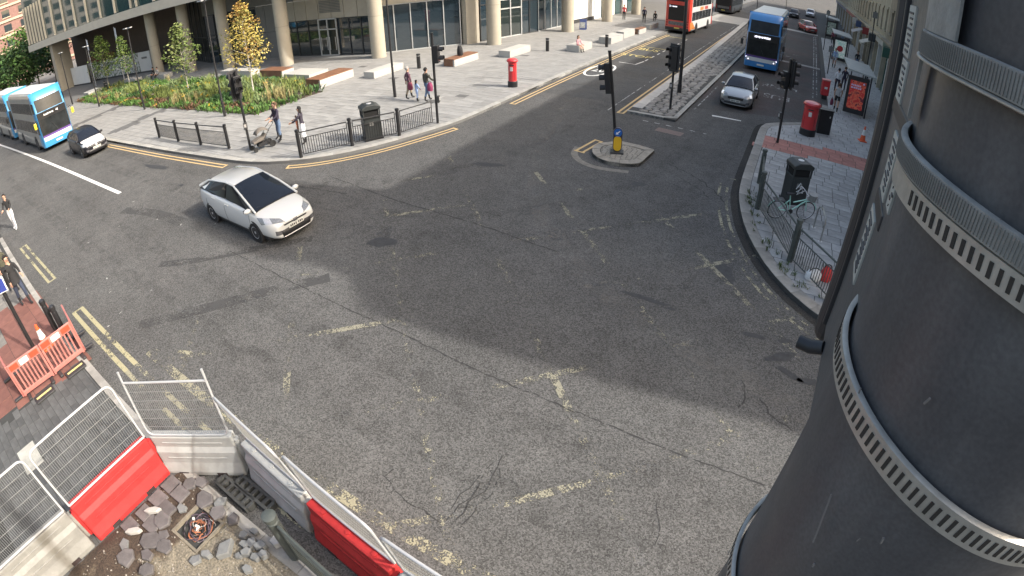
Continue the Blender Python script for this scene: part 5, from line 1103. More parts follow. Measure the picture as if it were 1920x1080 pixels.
# dug ground
def soil_mat():
    m = bpy.data.materials.new('dug_soil'); t, N, L, p = nodes_of(m); p.inputs['Roughness'].default_value = .95
    g = N.new('ShaderNodeNewGeometry'); n = N.new('ShaderNodeTexNoise'); n.inputs['Scale'].default_value = 1.6; n.inputs['Detail'].default_value = 7; L.new(g.outputs['Position'], n.inputs['Vector'])
    n2 = N.new('ShaderNodeTexNoise'); n2.inputs['Scale'].default_value = 28; n2.inputs['Detail'].default_value = 5; L.new(g.outputs['Position'], n2.inputs['Vector'])
    sx = N.new('ShaderNodeSeparateXYZ'); L.new(g.outputs['Position'], sx.inputs[0])
    # brown damp earth to the left, pale sand spilled to the right
    mr = N.new('ShaderNodeMapRange'); mr.inputs[1].default_value = -6.9; mr.inputs[2].default_value = -5.7; L.new(sx.outputs[0], mr.inputs[0])
    ad = N.new('ShaderNodeMath'); ad.operation = 'ADD'; L.new(mr.outputs[0], ad.inputs[0]); m3 = N.new('ShaderNodeMath'); m3.operation = 'MULTIPLY_ADD'; m3.inputs[1].default_value = 2.2; m3.inputs[2].default_value = -1.1; L.new(n.outputs[0], m3.inputs[0]); L.new(m3.outputs[0], ad.inputs[1])
    r = N.new('ShaderNodeValToRGB'); e = r.color_ramp.elements; e[0].position = .3; e[0].color = (.05,.035,.025,1); e[1].position = .62; e[1].color = (.165,.145,.11,1); q = e.new(.45); q.color = (.095,.075,.052,1); L.new(ad.outputs[0], r.inputs[0])
    k = N.new('ShaderNodeMapRange'); k.inputs[1].default_value = .3; k.inputs[2].default_value = .7; k.inputs[3].default_value = .6; k.inputs[4].default_value = 1.35; L.new(n2.outputs[0], k.inputs[0])
    v = N.new('ShaderNodeVectorMath'); v.operation = 'SCALE'; L.new(r.outputs[0], v.inputs[0]); L.new(k.outputs[0], v.inputs['Scale']); L.new(v.outputs[0], p.inputs['Base Color'])
    b = N.new('ShaderNodeBump'); b.inputs['Strength'].default_value = .7; b.inputs['Distance'].default_value = .03; L.new(n2.outputs[0], b.inputs['Height']); L.new(b.outputs[0], p.inputs['Normal']); return m
from mathutils import noise as mnoise
m = MB(); nx, ny = 90, 62; X0, X1, Y0, Y1 = -7.66, -2.6, -2.3, 1.16
vs_ = []
for j in range(ny+1):
    for i in range(nx+1):
        x, y = X0+(X1-X0)*i/nx, Y0+(Y1-Y0)*j/ny; h = .135+.05*(mnoise.noise((x*1.3,y*1.3,0))+.35)+.022*mnoise.noise((x*6,y*6,3))
        e = min(1, min(i,nx-i,j,ny-j)/4); h = .114+(max(h,.1)-.114)*e
        if -6.68 < x < -5.98 and .24 < y < .92: h = min(h,.06)
        vs_.append((x,y,max(h,.05)))
m.add(vs_, [(j*(nx+1)+i,j*(nx+1)+i+1,(j+1)*(nx+1)+i+1,(j+1)*(nx+1)+i) for j in range(ny) for i in range(nx)])
dug = tag(m.build('dug_earth', soil_mat(), smooth=True, angle=180), kind='structure')
# service chamber full of cables
ch = thing('service_chamber', 'square open service chamber full of tangled cables in the dug ground', 'chamber', (-6.32,.58,.12), .06)
m = MB()
for a, b in (((-.36,-.36),(.36,-.31)),((-.36,.31),(.36,.36))): m.b2(a[0],b[0],a[1],b[1],-.06,.06)
for a, b in (((-.36,-.309),(-.31,.309)),((.31,-.309),(.36,.309))): m.b2(a[0],b[0],a[1],b[1],-.06,.058)
m.build('chamber_rim', mat('grubby_concrete', (.17,.15,.115), .9, 0, .3, 12, bump=.3), ch)
m = MB(); m.b2(-.31,.31,-.31,.31,-.062,-.05); m.build('dark_floor', mat('pit_black', (.008,.008,.008), .9), ch)
rd = random.Random(21); CC = [mat('cable_orange', (.26,.10,.05), .5), mat('cable_black', (.015,.015,.015), .5), mat('cable_grey', (.3,.29,.27), .5), mat('cable_red', (.2,.05,.04), .5), mat('cable_purple', (.08,.06,.08), .5)]
for k in range(26):
    r0 = rd.uniform(.1,.26); a0 = rd.uniform(0,6.3); sw = rd.uniform(2.2,5.5); cx, cy = rd.uniform(-.06,.06), rd.uniform(-.06,.06); zb = rd.uniform(-.03,.05)
    pts = [(max(-.29,min(.29,cx+(r0+.03*sin(3*a0+i))*cos(a0+sw*i/14))), max(-.29,min(.29,cy+(r0+.03*cos(2*a0+i))*sin(a0+sw*i/14))), zb+.02*sin(i*.9+k)) for i in range(15)]
    m = MB(); m.tube(pts, rd.uniform(.006,.013), 5); m.build('cable', CC[rd.choice((0,0,1,1,1,2,3,4))], ch, smooth=True)
for k in range(5): m = MB(); m.box((rd.uniform(-.2,.2),rd.uniform(-.2,.2),.05),(rd.uniform(.04,.1),.045,.03),rd.uniform(0,3)); m.build('joint_box', mat('joint_white', (.6,.6,.57), .5) if k < 3 else CC[1], ch, bevel=.006)
# lifted paving pieces, cobbles and rubble: each its own thing
PAVB = mat('lifted_slab', (.10,.092,.092), .85, 0, .25, 6, rnd=.2, bump=.25); GRC = mat('grey_cobble', (.14,.145,.145), .8, 0, .2, 8, rnd=.15, bump=.2); WHB = mat('white_rubble', (.34,.33,.31), .8, 0, .15, 8)
def chunk(name, label, cat, x, y, sx, sy, h, rz, ma, seed, group, n=6, z=.16, tilt=0):
    rd = random.Random(seed); pts = []
    for i in range(n):
        a = 2*pi*(i+rd.uniform(-.18,.18))/n; q = rd.uniform(.85,1.1); pts.append((sx/2*q*cos(a)*1.25, sy/2*q*sin(a)*1.25))
    m = MB(); m.loft([[(px*.98,py*.98,0) for px,py in pts],[(px,py,h*.8) for px,py in pts],[(px*.9,py*.9,h) for px,py in pts]])
    o = m.build(name, ma, None, (x,y,z), rz); o.rotation_euler = (tilt, tilt*.6, rz); return tag(o, label, cat, group)
PL = ['laid paving piece in the top corner against the red barrier','laid paving piece in the top row away from the red barrier','laid paving piece in the second row against the red barrier','laid paving piece in the second row beside the bare earth','laid paving piece under the small white stone','laid paving piece beside the lifted slab with the white stone','lowest laid paving piece at the foot of the red barrier']
pieces = [(-7.45,.78,.34,.34),(-7.15,.78,.36,.3),(-7.42,.42,.34,.32),(-7.1,.4,.36,.3),(-7.38,.05,.32,.3),(-7.05,.02,.34,.32),(-7.4,-.32,.32,.3)]
for k, (x,y,a,b) in enumerate(pieces):
    m = MB(); m.b2(-a/2+.008,a/2-.008,-b/2+.008,b/2-.008,0,.06); o = m.build('paving_piece', PAVB, None, (x,y,.135), .06+.02*(k%3), bevel=.008); tag(o, PL[k], 'paving', 'paving pieces by the red barrier')
for k, (x,y,a,b,r,lab) in enumerate(((-6.65,1.02,.3,.3,.3,'lifted purple grey slab lying near the corner of the white barrier'),(-6.22,1.0,.26,.24,.9,'dark lifted slab beside the right corner of the cable chamber'),(-6.95,.2,.34,.3,.2,'lifted slab left of the cable chamber next to a white stone'),(-6.8,-.2,.36,.3,1.0,'tilted lifted slab below the cable chamber on the left'),(-6.5,-.08,.28,.26,.4,'lifted slab just below the cable chamber'),(-7.15,1.05,.24,.24,.1,'squarish grey slab at the inside corner of the barriers'),(-6.9,-.75,.3,.3,.6,'lifted slab nearest the bottom left of the pit'),(-6.4,-.6,.26,.22,1.4,'small lifted slab at the bottom of the pit'))):
    chunk('lifted_slab', lab, 'paving', x, y, a, b, .07, r, PAVB, k+40, 'lifted slabs in the pit', 6, .15, .06)
for k, (x,y,lab) in enumerate(((-6.85,.62,'broken slab piece between the laid paving and the cable chamber'),(-7.0,1.22,'broken slab piece tucked under the white barrier corner'),(-6.35,1.16,'broken slab piece above the cable chamber'),(-6.68,.02,'broken slab piece at the lower left rim of the chamber'),(-7.15,-.62,'broken slab piece near the lower end of the red barrier'),(-6.62,-.42,'broken slab piece in the brown earth below the chamber'),(-5.85,.15,'broken slab piece on the sand right of the chamber'),(-5.9,1.1,'broken slab piece by the kerb above the sand'))):
    chunk('slab_fragment', lab, 'paving', x, y, .2+.03*(k%3), .16+.03*(k%2), .06, k*.7, PAVB if k % 2 else GRC, k+300, 'slab fragments in the pit', 5, .15, .08)
for k, (x,y,a,b,h,r,lab) in enumerate(((-5.55,.62,.2,.32,.14,.1,'large pale grey kerb block lying right of the cable chamber'),(-5.28,1.0,.15,.17,.12,.4,'upper grey cobble in the heap by the black post'),(-5.13,1.05,.2,.13,.12,.8,'long grey cobble in the heap by the black post'),(-4.98,1.26,.16,.16,.12,.2,'bright topped cobble against the black post'),(-5.24,.82,.15,.14,.12,1.1,'lower grey cobble in the heap by the black post'),(-5.06,.86,.14,.12,.1,.5,'small dark cobble in the heap by the black post'),(-5.42,1.18,.16,.1,.08,.3,'thin pale stone near the heap of cobbles'),(-5.3,.7,.12,.1,.08,.9,'smallest cobble below the heap'),(-5.2,-.1,.2,.16,.12,.4,'loose grey cobble at the bottom edge of the picture'),(-5.5,1.02,.14,.13,.11,.7,'grey cobble on the left of the heap by the black post'),(-5.36,.9,.15,.12,.11,.2,'grey cobble in the middle of the heap by the black post'),(-4.98,.98,.15,.13,.12,1.3,'grey cobble leaning on the foot of the black post'),(-5.75,.35,.17,.12,.1,.6,'lone cobble below the cable chamber on the sand'),(-5.0,.62,.16,.14,.11,.1,'lone cobble between the heap and the bottom edge'))):
    chunk('cobble', lab, 'cobble', x, y, a, b, h, r, GRC if k != 3 else WHB, k+80, 'loose cobbles in the works', 5 if k else 4, .15)
for k, (x,y,lab) in enumerate(((-7.22,.2,'white broken stone on the paving pieces by the red barrier'),(-7.18,-.33,'larger white broken stone at the foot of the red barrier'))):
    chunk('broken_stone', lab, 'stone', x, y, .3, .1, .07, .9, WHB, k+120, None, 6, .2)
rubble = MB(); rd = random.Random(8)
for k in range(420):
    x, y, s = rd.uniform(-7.5,-3.4), rd.uniform(-1.6,1.1), rd.uniform(.008,.03)
    if -6.7 < x < -5.95 and .2 < y < .95: continue
    rubble.box((x,y,.15+.05*(mnoise.noise((x*1.3,y*1.3,0))+.1)),(s*rd.uniform(.7,1.6),s,s*.8),rd.uniform(0,3),rd.uniform(0,1))
tag(rubble.build('rubble', mat('rubble_grey', (.24,.22,.19), .9, 0, .3, 20)), 'scattered rubble and stone chips over the dug earth', 'rubble', kind='stuff')
# two black plastic fence feet lying by the kerb
for k, (x,y,r) in enumerate(((-6.36,1.5,-.02),(-6.05,1.72,.0))):
    t = thing('fence_foot', ('nearer' if k == 0 else 'farther')+' black block fence foot with holes lying between kerb and white barrier', 'fence foot', (x,y,.005), r, 'block fence feet'); BB = mat('recycled_black', (.05,.052,.05), .75, 0, .25, 10, bump=.2)
    for yy in (-.1,.1): m = MB(); m.b2(-.45,.45,yy-.03,yy+.03,0,.14); m.build('side_wall', BB, t, bevel=.01)
    for xx in (-.44,-.3,-.14,.0,.14,.3,.44): m = MB(); m.b2(xx-.035,xx+.035,-.07,.07,0,.135); m.build('cross_web', BB, t, bevel=.006)
    m = MB(); m.b2(-.44,.44,-.069,.069,0,.04); m.build('floor', BB, t)
# ------------------------------------------------------------------ low red and white pedestrian barriers on the near-left corner
CHR = mat('barrier_salmon', (.38,.14,.12), .5, 0, .12, 3); REFR = mat('reflective_red', (.62,.06,.03), .4); REFW = mat('reflective_white', (.72,.72,.70), .4)
def ped_barrier(label, p0, p1, strips=True, H=1.0):
    L = hypot(p1[0]-p0[0], p1[1]-p0[1]); t = thing('pedestrian_barrier', label, 'barrier', (p0[0],p0[1],PZ), atan2(p1[1]-p0[1],p1[0]-p0[0]), 'red and white pedestrian barriers')
    m = MB(); m.b2(0,L,-.025,.025,H-.22,H); m.build('top_board', CHR, t, bevel=.015)
    m = MB(); m.b2(0,L,-.02,.02,.08,.2); m.build('bottom_board', CHR, t, bevel=.012)
    for x in (.0,L-.06): m = MB(); m.b2(x,x+.06,-.024,.024,.05,H-.22); m.build('end_post', CHR, t, bevel=.01)
    n = 8
    for k in range(1,n): x = .06+(L-.12)*k/n; m = MB(); m.b2(x-.022,x+.022,-.018,.018,.2,H-.22); m.build('slat', CHR, t)
    if strips:
        for s in (1,-1):
            for k, (a, b) in enumerate(((.04,.3),(.36,.62),(.68,.94))): m = MB(); m.b2(L*a,L*b,s*.026,s*.03,H-.185,H-.04); m.build('reflective_strip', REFW if k == 1 else REFR, t)
    for x in (.12,L-.12): m = MB(); m.b2(x-.05,x+.05,-.28,.28,0,.07); m.build('foot', DARKPL, t, bevel=.02)
    return t
ped_barrier('left front panel of the red and white pedestrian barrier', (-13.2,-.66), (-13.14,.33)); ped_barrier('right front panel of the red and white pedestrian barrier nearest the kerb', (-13.14,.35), (-13.18,1.36))
ped_barrier('side panel of the pedestrian barrier beside the blue sign post', (-14.66,-.74), (-13.22,-.69), False); ped_barrier('kerbside panel of the pedestrian barrier behind the black posts', (-13.2,1.39), (-14.3,1.5), False)
for k, (x,y) in enumerate(((-12.78,.86),(-12.74,-.18))):
    t = thing('barrier_weight', ('right' if k == 0 else 'left')+' black rubber barrier weight with a yellow strip on the dark paving', 'barrier weight', (x,y,PZ), .02); m = MB(); m.b2(-.14,.2,-.3,.3,0,.06); m.build('rubber_block', DARKPL, t, bevel=.02); m = MB(); m.b2(-.0,.07,-.24,.24,.061,.066); m.build('yellow_strip', mat('strip_yellow', (.6,.52,.2), .5), t)
BLKP = lambda lab, x, y, h: (lambda t: [MB().lathe([(.085,0),(.085,h-.2),(.075,h-.19),(.075,h-.15),(.095,h-.14),(.095,h-.03),(.06,h)], 16).build('shaft', BLKM, t, smooth=True), MB().lathe([(.1,0),(.1,.06),(.086,.08)], 16).build('collar', BLKM, t, smooth=True)])(thing('bollard', lab, 'bollard', (x,y,PZ), 0, 'black posts behind the barrier'))
BLKP('taller black post behind the pedestrian barrier', -15.0,1.1,1.15); BLKP('shorter black post behind the pedestrian barrier', -14.62,1.25,1.0)
t = thing('sign_post', 'black post with a blue and white sign inside the pedestrian barrier', 'sign', (-14.9,.25,PZ)); m = MB(); m.cyl((0,0,0),(0,0,2.35),.06,n=14); m.build('post', BLKM, t, smooth=True)
m = MB(); m.box((.08,-.05,2.2),(.03,.42,.42),-.35); sg = m.build('sign_plate', REFW, t, bevel=.01); m = MB(); m.box((.1,-.055,2.2),(.012,.35,.35),-.35); m.build('blue_face', mat('sign_navy', (.03,.05,.25), .5), sg)
# ================================================================== PLANTING AND TREES
def leafmat(key, col, var=.25): return mat(key, col, .6, 0, var, 2.5, spec=.3)
bed = [(-61,16.3),(-40,16.05),(-25.6,16.35),(-24.9,20.9),(-27.2,21.3),(-28.2,22.5),(-36,23.0),(-52,22.2),(-60.5,21.2)]
m = MB(); m.prism(bed, .05, .15); m.build('planting_bed', mat('bed_soil', (.06,.045,.035), .95, 0, .3, 3)).update_tag(); tag(bpy.data.objects['planting_bed'], kind='structure')
def blades(m, x, y, n, h, spread, wd, rd, lean=.5, z=.14):
    for _ in range(n):
        a = rd.uniform(0,2*pi); l = rd.uniform(.15,1)*lean*h; hh = h*rd.uniform(.65,1.1); r = rd.uniform(0,spread); bx, by = x+r*cos(a), y+r*sin(a); px, py = -sin(a)*wd/2, cos(a)*wd/2
        mx, my, tx, ty = bx+l*.35*cos(a), by+l*.35*sin(a), bx+l*cos(a), by+l*sin(a)
        m.add([(bx-px,by-py,z),(bx+px,by+py,z),(mx+px,my+py,z+hh*.65),(mx-px,my-py,z+hh*.65),(tx,ty,z+hh*(1-.2*l/h))], [(0,1,2,3),(3,2,4)])
def leafcloud(m, c, r, n, s, rd, flat=.9):
    for _ in range(n):
        while True:
            v = Vector((rd.uniform(-1,1),rd.uniform(-1,1),rd.uniform(-1,1)))
            if v.length <= 1: break
        p = Vector(c)+Vector((v.x*r[0],v.y*r[1],v.z*r[2])); u = Vector((rd.uniform(-1,1),rd.uniform(-1,1),rd.uniform(-.5,.5))).normalized(); w_ = u.orthogonal().normalized(); q = s*rd.uniform(.6,1.25); w2 = (w_*cos(k:=rd.uniform(0,6))+u.cross(w_)*sin(k))
        m.add([p-u*q*.5,p+w2*q*.32,p+u*q*.55,p-w2*q*.32],[(0,1,2,3)])
SP = [('low_green_perennials',(.075,.15,.035),.32,.5,.05,.9),('dark_green_perennials',(.045,.10,.03),.36,.45,.06,.9),('ornamental_grass',(.15,.19,.055),.62,.18,.022,.75),('golden_grass',(.30,.26,.12),.85,.15,.018,.5),('bronze_perennials',(.13,.075,.045),.3,.4,.05,.9),('pale_green_perennials',(.14,.19,.08),.42,.4,.045,.8)]
mbs = [MB() for _ in SP]; fl = MB(); flp = MB(); rd = random.Random(17); x = -61
while x < -25:
    y = 16.1
    while y < 23.2:
        px, py = x+rd.uniform(-.2,.2), y+rd.uniform(-.2,.2)
        if inside((px,py), bed):
            n1 = mnoise.noise((px*.22,py*.35,1.7)); n2 = mnoise.noise((px*.5,py*.6,9))
            front = py < 17.6
            k = (0 if n2 > -.1 else 4) if front and n1 < .15 else (1 if n1 < -.22 else 2 if n1 < .02 else 5 if n1 < .2 else 3 if n2 > .15 else 0)
            nm, cl, h, spr, wd, ln = SP[k]; sc_ = rd.uniform(.75,1.3); blades(mbs[k], px, py, 11, h*sc_, spr, wd*1.6, rd, ln)
            if rd.random() < (.10 if n2 > 0 else .03): leafcloud(fl if rd.random() < .75 else flp, (px,py,.14+h*sc_*.85), (.2,.2,.06), 9, .09, rd)
        y += .42
    x += .42
for (nm, cl, *_), mb in zip(SP, mbs):
    if mb.v: tag(mb.build(nm, leafmat(nm, cl)), nm.replace('_',' ')+' massed in the plaza planting bed', 'planting', kind='stuff')
tag(fl.build('yellow_flowers', leafmat('flower_yellow', (.50,.32,.03))), 'yellow and orange flower heads scattered over the planting', 'flowers', kind='stuff')
tag(flp.build('mauve_flowers', leafmat('flower_mauve', (.26,.18,.22))), 'mauve flower heads in the planting', 'flowers', kind='stuff')
def tree(label, loc, h, rad, leaf, cols, n, trunk=.05, base=1.6, seed=1, cone_=True, group=None, bark=(.32,.30,.26)):
    rd = random.Random(seed); t = thing('tree', label, 'tree', loc, 0, group); BK = mat('bark_%d' % int(bark[0]*100), bark, .8, 0, .3, 6)
    m = MB(); m.tube([(0,0,0),(.03,.02,h*.3),(-.02,.03,h*.6),(.02,0,h*.93)], [trunk,trunk*.8,trunk*.55,trunk*.15], 8); m.build('trunk', BK, t, smooth=True)
    br = MB(); crown = [MB() for _ in cols]
    nb = 26 if cone_ else 34
    for k in range(nb):
        f = (k+.5)/nb; z = base+(h-base)*f*.92; a = k*2.4+rd.uniform(-.3,.3)
        prof = (1-f)**.75*min(1,f*5+.45) if cone_ else sqrt(max(.05,1-(2*f-1)**2*.9))
        R = rad*prof*rd.uniform(.65,1.12); e = Vector((R*cos(a), R*sin(a), z+R*.35)); br.tube([(0,0,z-R*.25),(e.x*.5,e.y*.5,z+R*.02),tuple(e)], [trunk*.35,trunk*.22,trunk*.08], 5)
        for q in (.45,.75,1.0):
            c = Vector((e.x*q, e.y*q, z-R*.25+(R*.6)*q)); rr = rad*(.24+.12*prof)*rd.uniform(.8,1.2); ci = min(len(cols)-1, int(rd.random()**1.2*len(cols)))
            leafcloud(crown[ci], c, (rr,rr,rr*.8), max(3,int(n/(nb*3))), leaf, rd)
    tag(br.build('branches', BK, t, smooth=True), kind='stuff')
    for i, (cb, cl) in enumerate(zip(crown, cols)):
        if cb.v: cb.build('crown', leafmat('leaf_%d_%d_%d' % tuple(int(v*1000) for v in cl), cl), t)
    return t
G1 = [(.09,.14,.03),(.13,.18,.045),(.06,.10,.025)]
tree('small green tree at the left end of the planting', pv(-62.9,21.1), 6.1, 1.9, .26, G1, 1400, base=1.5, seed=3, group='young plaza trees')
tree('slender green tree behind the left lamp columns', pv(-55,20.7), 5.6, 1.2, .22, G1, 800, base=1.7, seed=4, group='young plaza trees')
tree('green tree in the middle of the planting', pv(-40,19.8), 5.6, 1.65, .22, [(.12,.16,.05),(.17,.20,.07),(.08,.12,.03)], 1100, base=1.7, seed=5, group='young plaza trees')
tree('yellow leaved tree behind the left traffic signal', pv(-30.4,19.65), 6.3, 1.75, .16, [(.36,.29,.075),(.46,.38,.13),(.20,.19,.05),(.28,.17,.05)], 2600, base=1.9, seed=6, bark=(.45,.43,.38))
DG = [(.028,.06,.018),(.04,.085,.022),(.06,.12,.03)]
for k, (x, y, h, r, lab) in enumerate(((-92,17.5,7.5,4.2,'dense dark street tree nearest the far left bus'),(-99,24,9,5,'tall dense street tree left of the office building'),(-106,16,8,4.6,'dark street tree at the left edge behind the buses'),(-114,24,11,6,'brighter tall tree at the far left in front of the brick building'),(-122,15,8,5,'farthest dark street tree at the left edge'))):
    tree(lab, (x,y,.12), h, r, .55, DG if k != 3 else [(.06,.13,.02),(.09,.17,.03),(.04,.09,.02)], 2600, .16, 2.4, 30+k, False, 'street trees on the far left', (.10,.08,.06))
# brick building beyond the trees
BRK = mat('purple_brown_brick', (.20,.115,.10), .85, 0, .2, 1.5); BND = mat('buff_stone_band', (.38,.32,.24), .8)
b = thing('brick_building', 'brown brick building with buff bands behind the far left trees', 'building', (-175,0,.0))
m = MB(); m.b2(-14,14,5,75,0,26); m.build('wall', BRK, b)
for f in range(6):
    z = 2.2+f*3.9
    m = MB(); m.b2(14,14.3,5,75,z-1.3,z-.7); m.build('stone_band', BND, b)
    for k in range(14):
        y = 8+k*4.9; m = MB(); m.b2(14.0,14.12,y,y+2.2,z,z+1.9); wn = m.build('window', WGLASS, b); m = MB(); m.b2(14.0,14.22,y-.2,y+2.4,z-.25,z); m.build('sill', BND, wn)
m = MB(); m.b2(-14.5,14.6,4.5,75.5,26,27); m.build('parapet', BND, b)
b = thing('far_office_block', 'grey block closing the cross street far left', 'building', (-190,-40,0)); m = MB(); m.b2(-12,12,-28,40,0,24); m.build('wall', mat('grey_block', (.25,.24,.23), .8, 0, .1, .5), b)
for f in range(6):
    for k in range(12): m = MB(); m.b2(12,12.1,-26+k*5.4,-22.6+k*5.4,2+f*3.7,4+f*3.7); m.build('window', WGLASS, b)
# ================================================================== PEOPLE
SKIN = mat('skin_light', (.45,.27,.19), .6, 0, .08, 8); SKIN2 = mat('skin_tan', (.30,.17,.11), .6, 0, .08, 8)
def cloth(key, c): return mat('cloth_'+key, c, .85, 0, .15, 9, bump=.15, bscale=60)
BLK_, NAVY, JEAN, WHT_, BEI, GRY, MAR, PNK, DGN, LBL, DJN = cloth('black',(.018,.018,.02)), cloth('navy',(.03,.025,.045)), cloth('jeans',(.10,.15,.24)), cloth('white',(.68,.68,.70)), cloth('beige',(.30,.25,.18)), cloth('grey',(.38,.37,.37)), cloth('maroon',(.16,.03,.06)), cloth('pink',(.50,.28,.30)), cloth('dark_green',(.05,.05,.04)), cloth('light_blue',(.30,.40,.62)), cloth('dark_jeans',(.03,.04,.07))
HB, HK, HG, HBL = cloth('hair_brown',(.08,.045,.025)), cloth('hair_black',(.012,.011,.011)), cloth('hair_grey',(.32,.30,.28)), cloth('hair_fair',(.30,.20,.10))
def person(label, loc, rz, h=1.72, top=BLK_, bottom=JEAN, skin=SKIN, hair=HB, shoes=BLK_, stride=.0, armL=(.02,.0), armR=(.02,.0), bare_arms=False, bare_legs=False, sit=False, long_hair=False, hood=False, lean=0, group=None, coat=None, bend=0):
    """arm: (forward swing of the elbow, forward/up swing of the wrist); stride: half step length in metres"""
    t = thing('person', label, 'person', loc, rz, group, h/1.75)
    V = []; E = []; tagv = []
    def v(p, r, tg, par=None):
        V.append((p, r)); tagv.append(tg); i = len(V)-1
        if par is not None: E.append((par, i))
        return i
    zo = -.47 if sit else 0
    pel = v((0,0,.95+zo), .135, 'bottom'); wai = v((.01+lean*.3,0,1.1+zo), .12, 'top', pel); che = v((.01+lean*.7,0,1.32+zo), .145, 'top', wai); shc = v((lean*.95,0,1.43+zo), .11, 'top', che); nec = v((.01+lean,0,1.52+zo), .055, 'skin', shc)
    hx = .02+lean*1.08+bend*.1
    hd0 = v((hx,0,1.585+zo-bend*.05), .075, 'skin', nec); hd1 = v((hx+.005,0,1.66+zo-bend*.05), .092, 'skin', hd0); hd2 = v((hx-.005,0,1.72+zo-bend*.05), .065, 'skin', hd1)
    legt = 'skin' if bare_legs else 'bottom'
    for s in (1,-1):
        st = stride*s
        hip = v((0,s*.095,.9+zo), .1, 'bottom', pel)
        if sit:
            th = v((.24,s*.1,.5), .085, 'bottom', hip); kn = v((.46,s*.11,.5), .065, legt, th); sh = v((.47,s*.11,.28), .058, legt, kn); an = v((.46,s*.11,.09), .042, 'shoes', sh)
            to = v((.6,s*.12,.05), .038, 'shoes', an)
        else:
            th = v((st*.35+.01,s*.1,.7), .085, 'bottom', hip); kn = v((st*.62+.03,s*.1,.5), .064, legt, th); sh = v((st*.8-.01*(st<0),s*.1,.32), .06, legt, kn); an = v((st,s*.1,.09+(.04 if st < 0 else 0)), .042, 'shoes', sh)
            to = v((st+.15,s*.11,.045), .038, 'shoes', an)
        e, wv = armL if s > 0 else armR
        shd = v((lean*.9,s*.175,1.41+zo), .07, 'top', shc)
        el = v((lean*.9+e,s*(.235),1.16+zo+abs(e)*.25), .048, 'skin' if bare_arms else 'top', shd)
        wr = v((lean*.9+e+wv,s*.2,.93+zo+abs(e)*.4+max(0,wv)*.65), .034, 'skin' if bare_arms else 'top', el)
        tagw = Vector((e*.4+wv,0,-.25+max(0,wv)*.75)).normalized(); W0 = Vector(V[wr][0]); pm = v(tuple(W0+tagw*.075), .036, 'skin', wr)


        H_[s] = (W0+tagw*.09, tagw)
    me = bpy.data.meshes.new('skeleton'); me.from_pydata([p for p,_ in V], E, [])
    bm = bmesh.new(); bm.from_mesh(me); ly = bm.verts.layers.skin.verify(); bm.verts.ensure_lookup_table()
    for i, (p, r) in enumerate(V): bm.verts[i][ly].radius = (r, r); bm.verts[i][ly].use_root = (i == 0)
    bm.to_mesh(me); bm.free()
    o = bpy.data.objects.new('body', me); COL.objects.link(o); md = o.modifiers.new('skin','SKIN'); md.use_smooth_shade = True; md.branch_smoothing = .3; ms = o.modifiers.new('sub','SUBSURF'); ms.levels = 1; ms.render_levels = 1
    dg = bpy.context.evaluated_depsgraph_get(); dg.update(); bme = bpy.data.meshes.new_from_object(o.evaluated_get(dg)); bpy.data.objects.remove(o)
    mats = {'skin':0,'top':1,'bottom':2,'shoes':3}; bme.materials.clear()
    for mm in (skin, top, bottom, shoes): bme.materials.append(mm)
    # split every bone into samples so faces take the tag of the nearest piece
    samp = []
    for a, b in E:
        pa, pb = Vector(V[a][0]), Vector(V[b][0])
        for k in range(5): samp.append((pa.lerp(pb,(k+.5)/5), tagv[b], (V[a][1]+(V[b][1]-V[a][1])*k/5)))
    for p in bme.polygons:
        c = p.center; best = min(samp, key=lambda q: (q[0]-c).length-q[2]); p.material_index = mats[best[1]]; p.use_smooth = True
    zt0, zt1 = .98+zo, 1.46+zo
    for vv in bme.vertices:   # flatten the torso front to back
        if zt0-.1 < vv.co.z < zt1 and abs(vv.co.y) < .2: ax = lean*max(0,(vv.co.z-zo-.95)/.55); vv.co.x = ax+(vv.co.x-ax)*.78
    body = bpy.data.objects.new('body', bme); COL.objects.link(body); body.parent = t
    hz = 1.66+zo-bend*.05
    m = MB(); m.ball((hx-.018,0,hz+.022), .112, 12, 8, (1.0,.92,1.02)); 
    for i, q in enumerate(m.v):   # open the hair over the face
        x, y, z = q
        if x > hx+.035 and z < hz+.075: m.v[i] = (hx+.02, y*.8, z+.02)
        elif z < hz-.05 and x > hx-.03: m.v[i] = (x-.02, y*.85, hz-.05)
    if long_hair: m.loft([[(hx-.05+.055*cos(2*pi*i/10)*k, .1*sin(2*pi*i/10)*k, z) for i in range(10)] for z, k in ((hz+.02,1),(hz-.12,1.0),(hz-.25,.75))])
    m.build('hood' if hood else 'hair', hair, t, smooth=True, angle=180)
    for s in (1,-1):
        m = MB(); m.ball((hx+.088,s*.034,hz+.005), .012, 6, 5); m.build('eye', BLK_, t, smooth=True)
        m = MB(); m.ball((hx-.005,s*.096,hz-.005), .022, 6, 5, (.8,.4,1.2)); m.build('ear', skin, t, smooth=True)
        p0, d = H_[s]; u = d.orthogonal().normalized(); w_ = d.cross(u); u, w_ = (u, w_) if abs(u.y) < abs(w_.y) else (w_, u); m = MB()
        m.ball(tuple(p0), .036, 8, 6, (.8,.6,1.1))
        for k, ln in enumerate((.062,.074,.078,.07)): b0 = p0+d*.02+u*(k-1.5)*.017; m.tube([b0,b0+d*ln*.55+w_*s*-.006,b0+d*ln*.95+w_*s*-.022], [.0095,.009,.0065], 6)
        b0 = p0-d*.01+u*.032; m.tube([b0,b0+u*.026+d*.022,b0+u*.034+d*.05], [.011,.0095,.007], 6); tag(m.build('hand', skin, t, smooth=True), kind='stuff')
    m = MB(); m.add([(hx+.085,-.013,hz-.03),(hx+.085,.013,hz-.03),(hx+.112,0,hz-.026),(hx+.09,0,hz+.02)], [(0,1,2),(0,2,3),(1,3,2),(0,3,1)]); m.build('nose', skin, t)
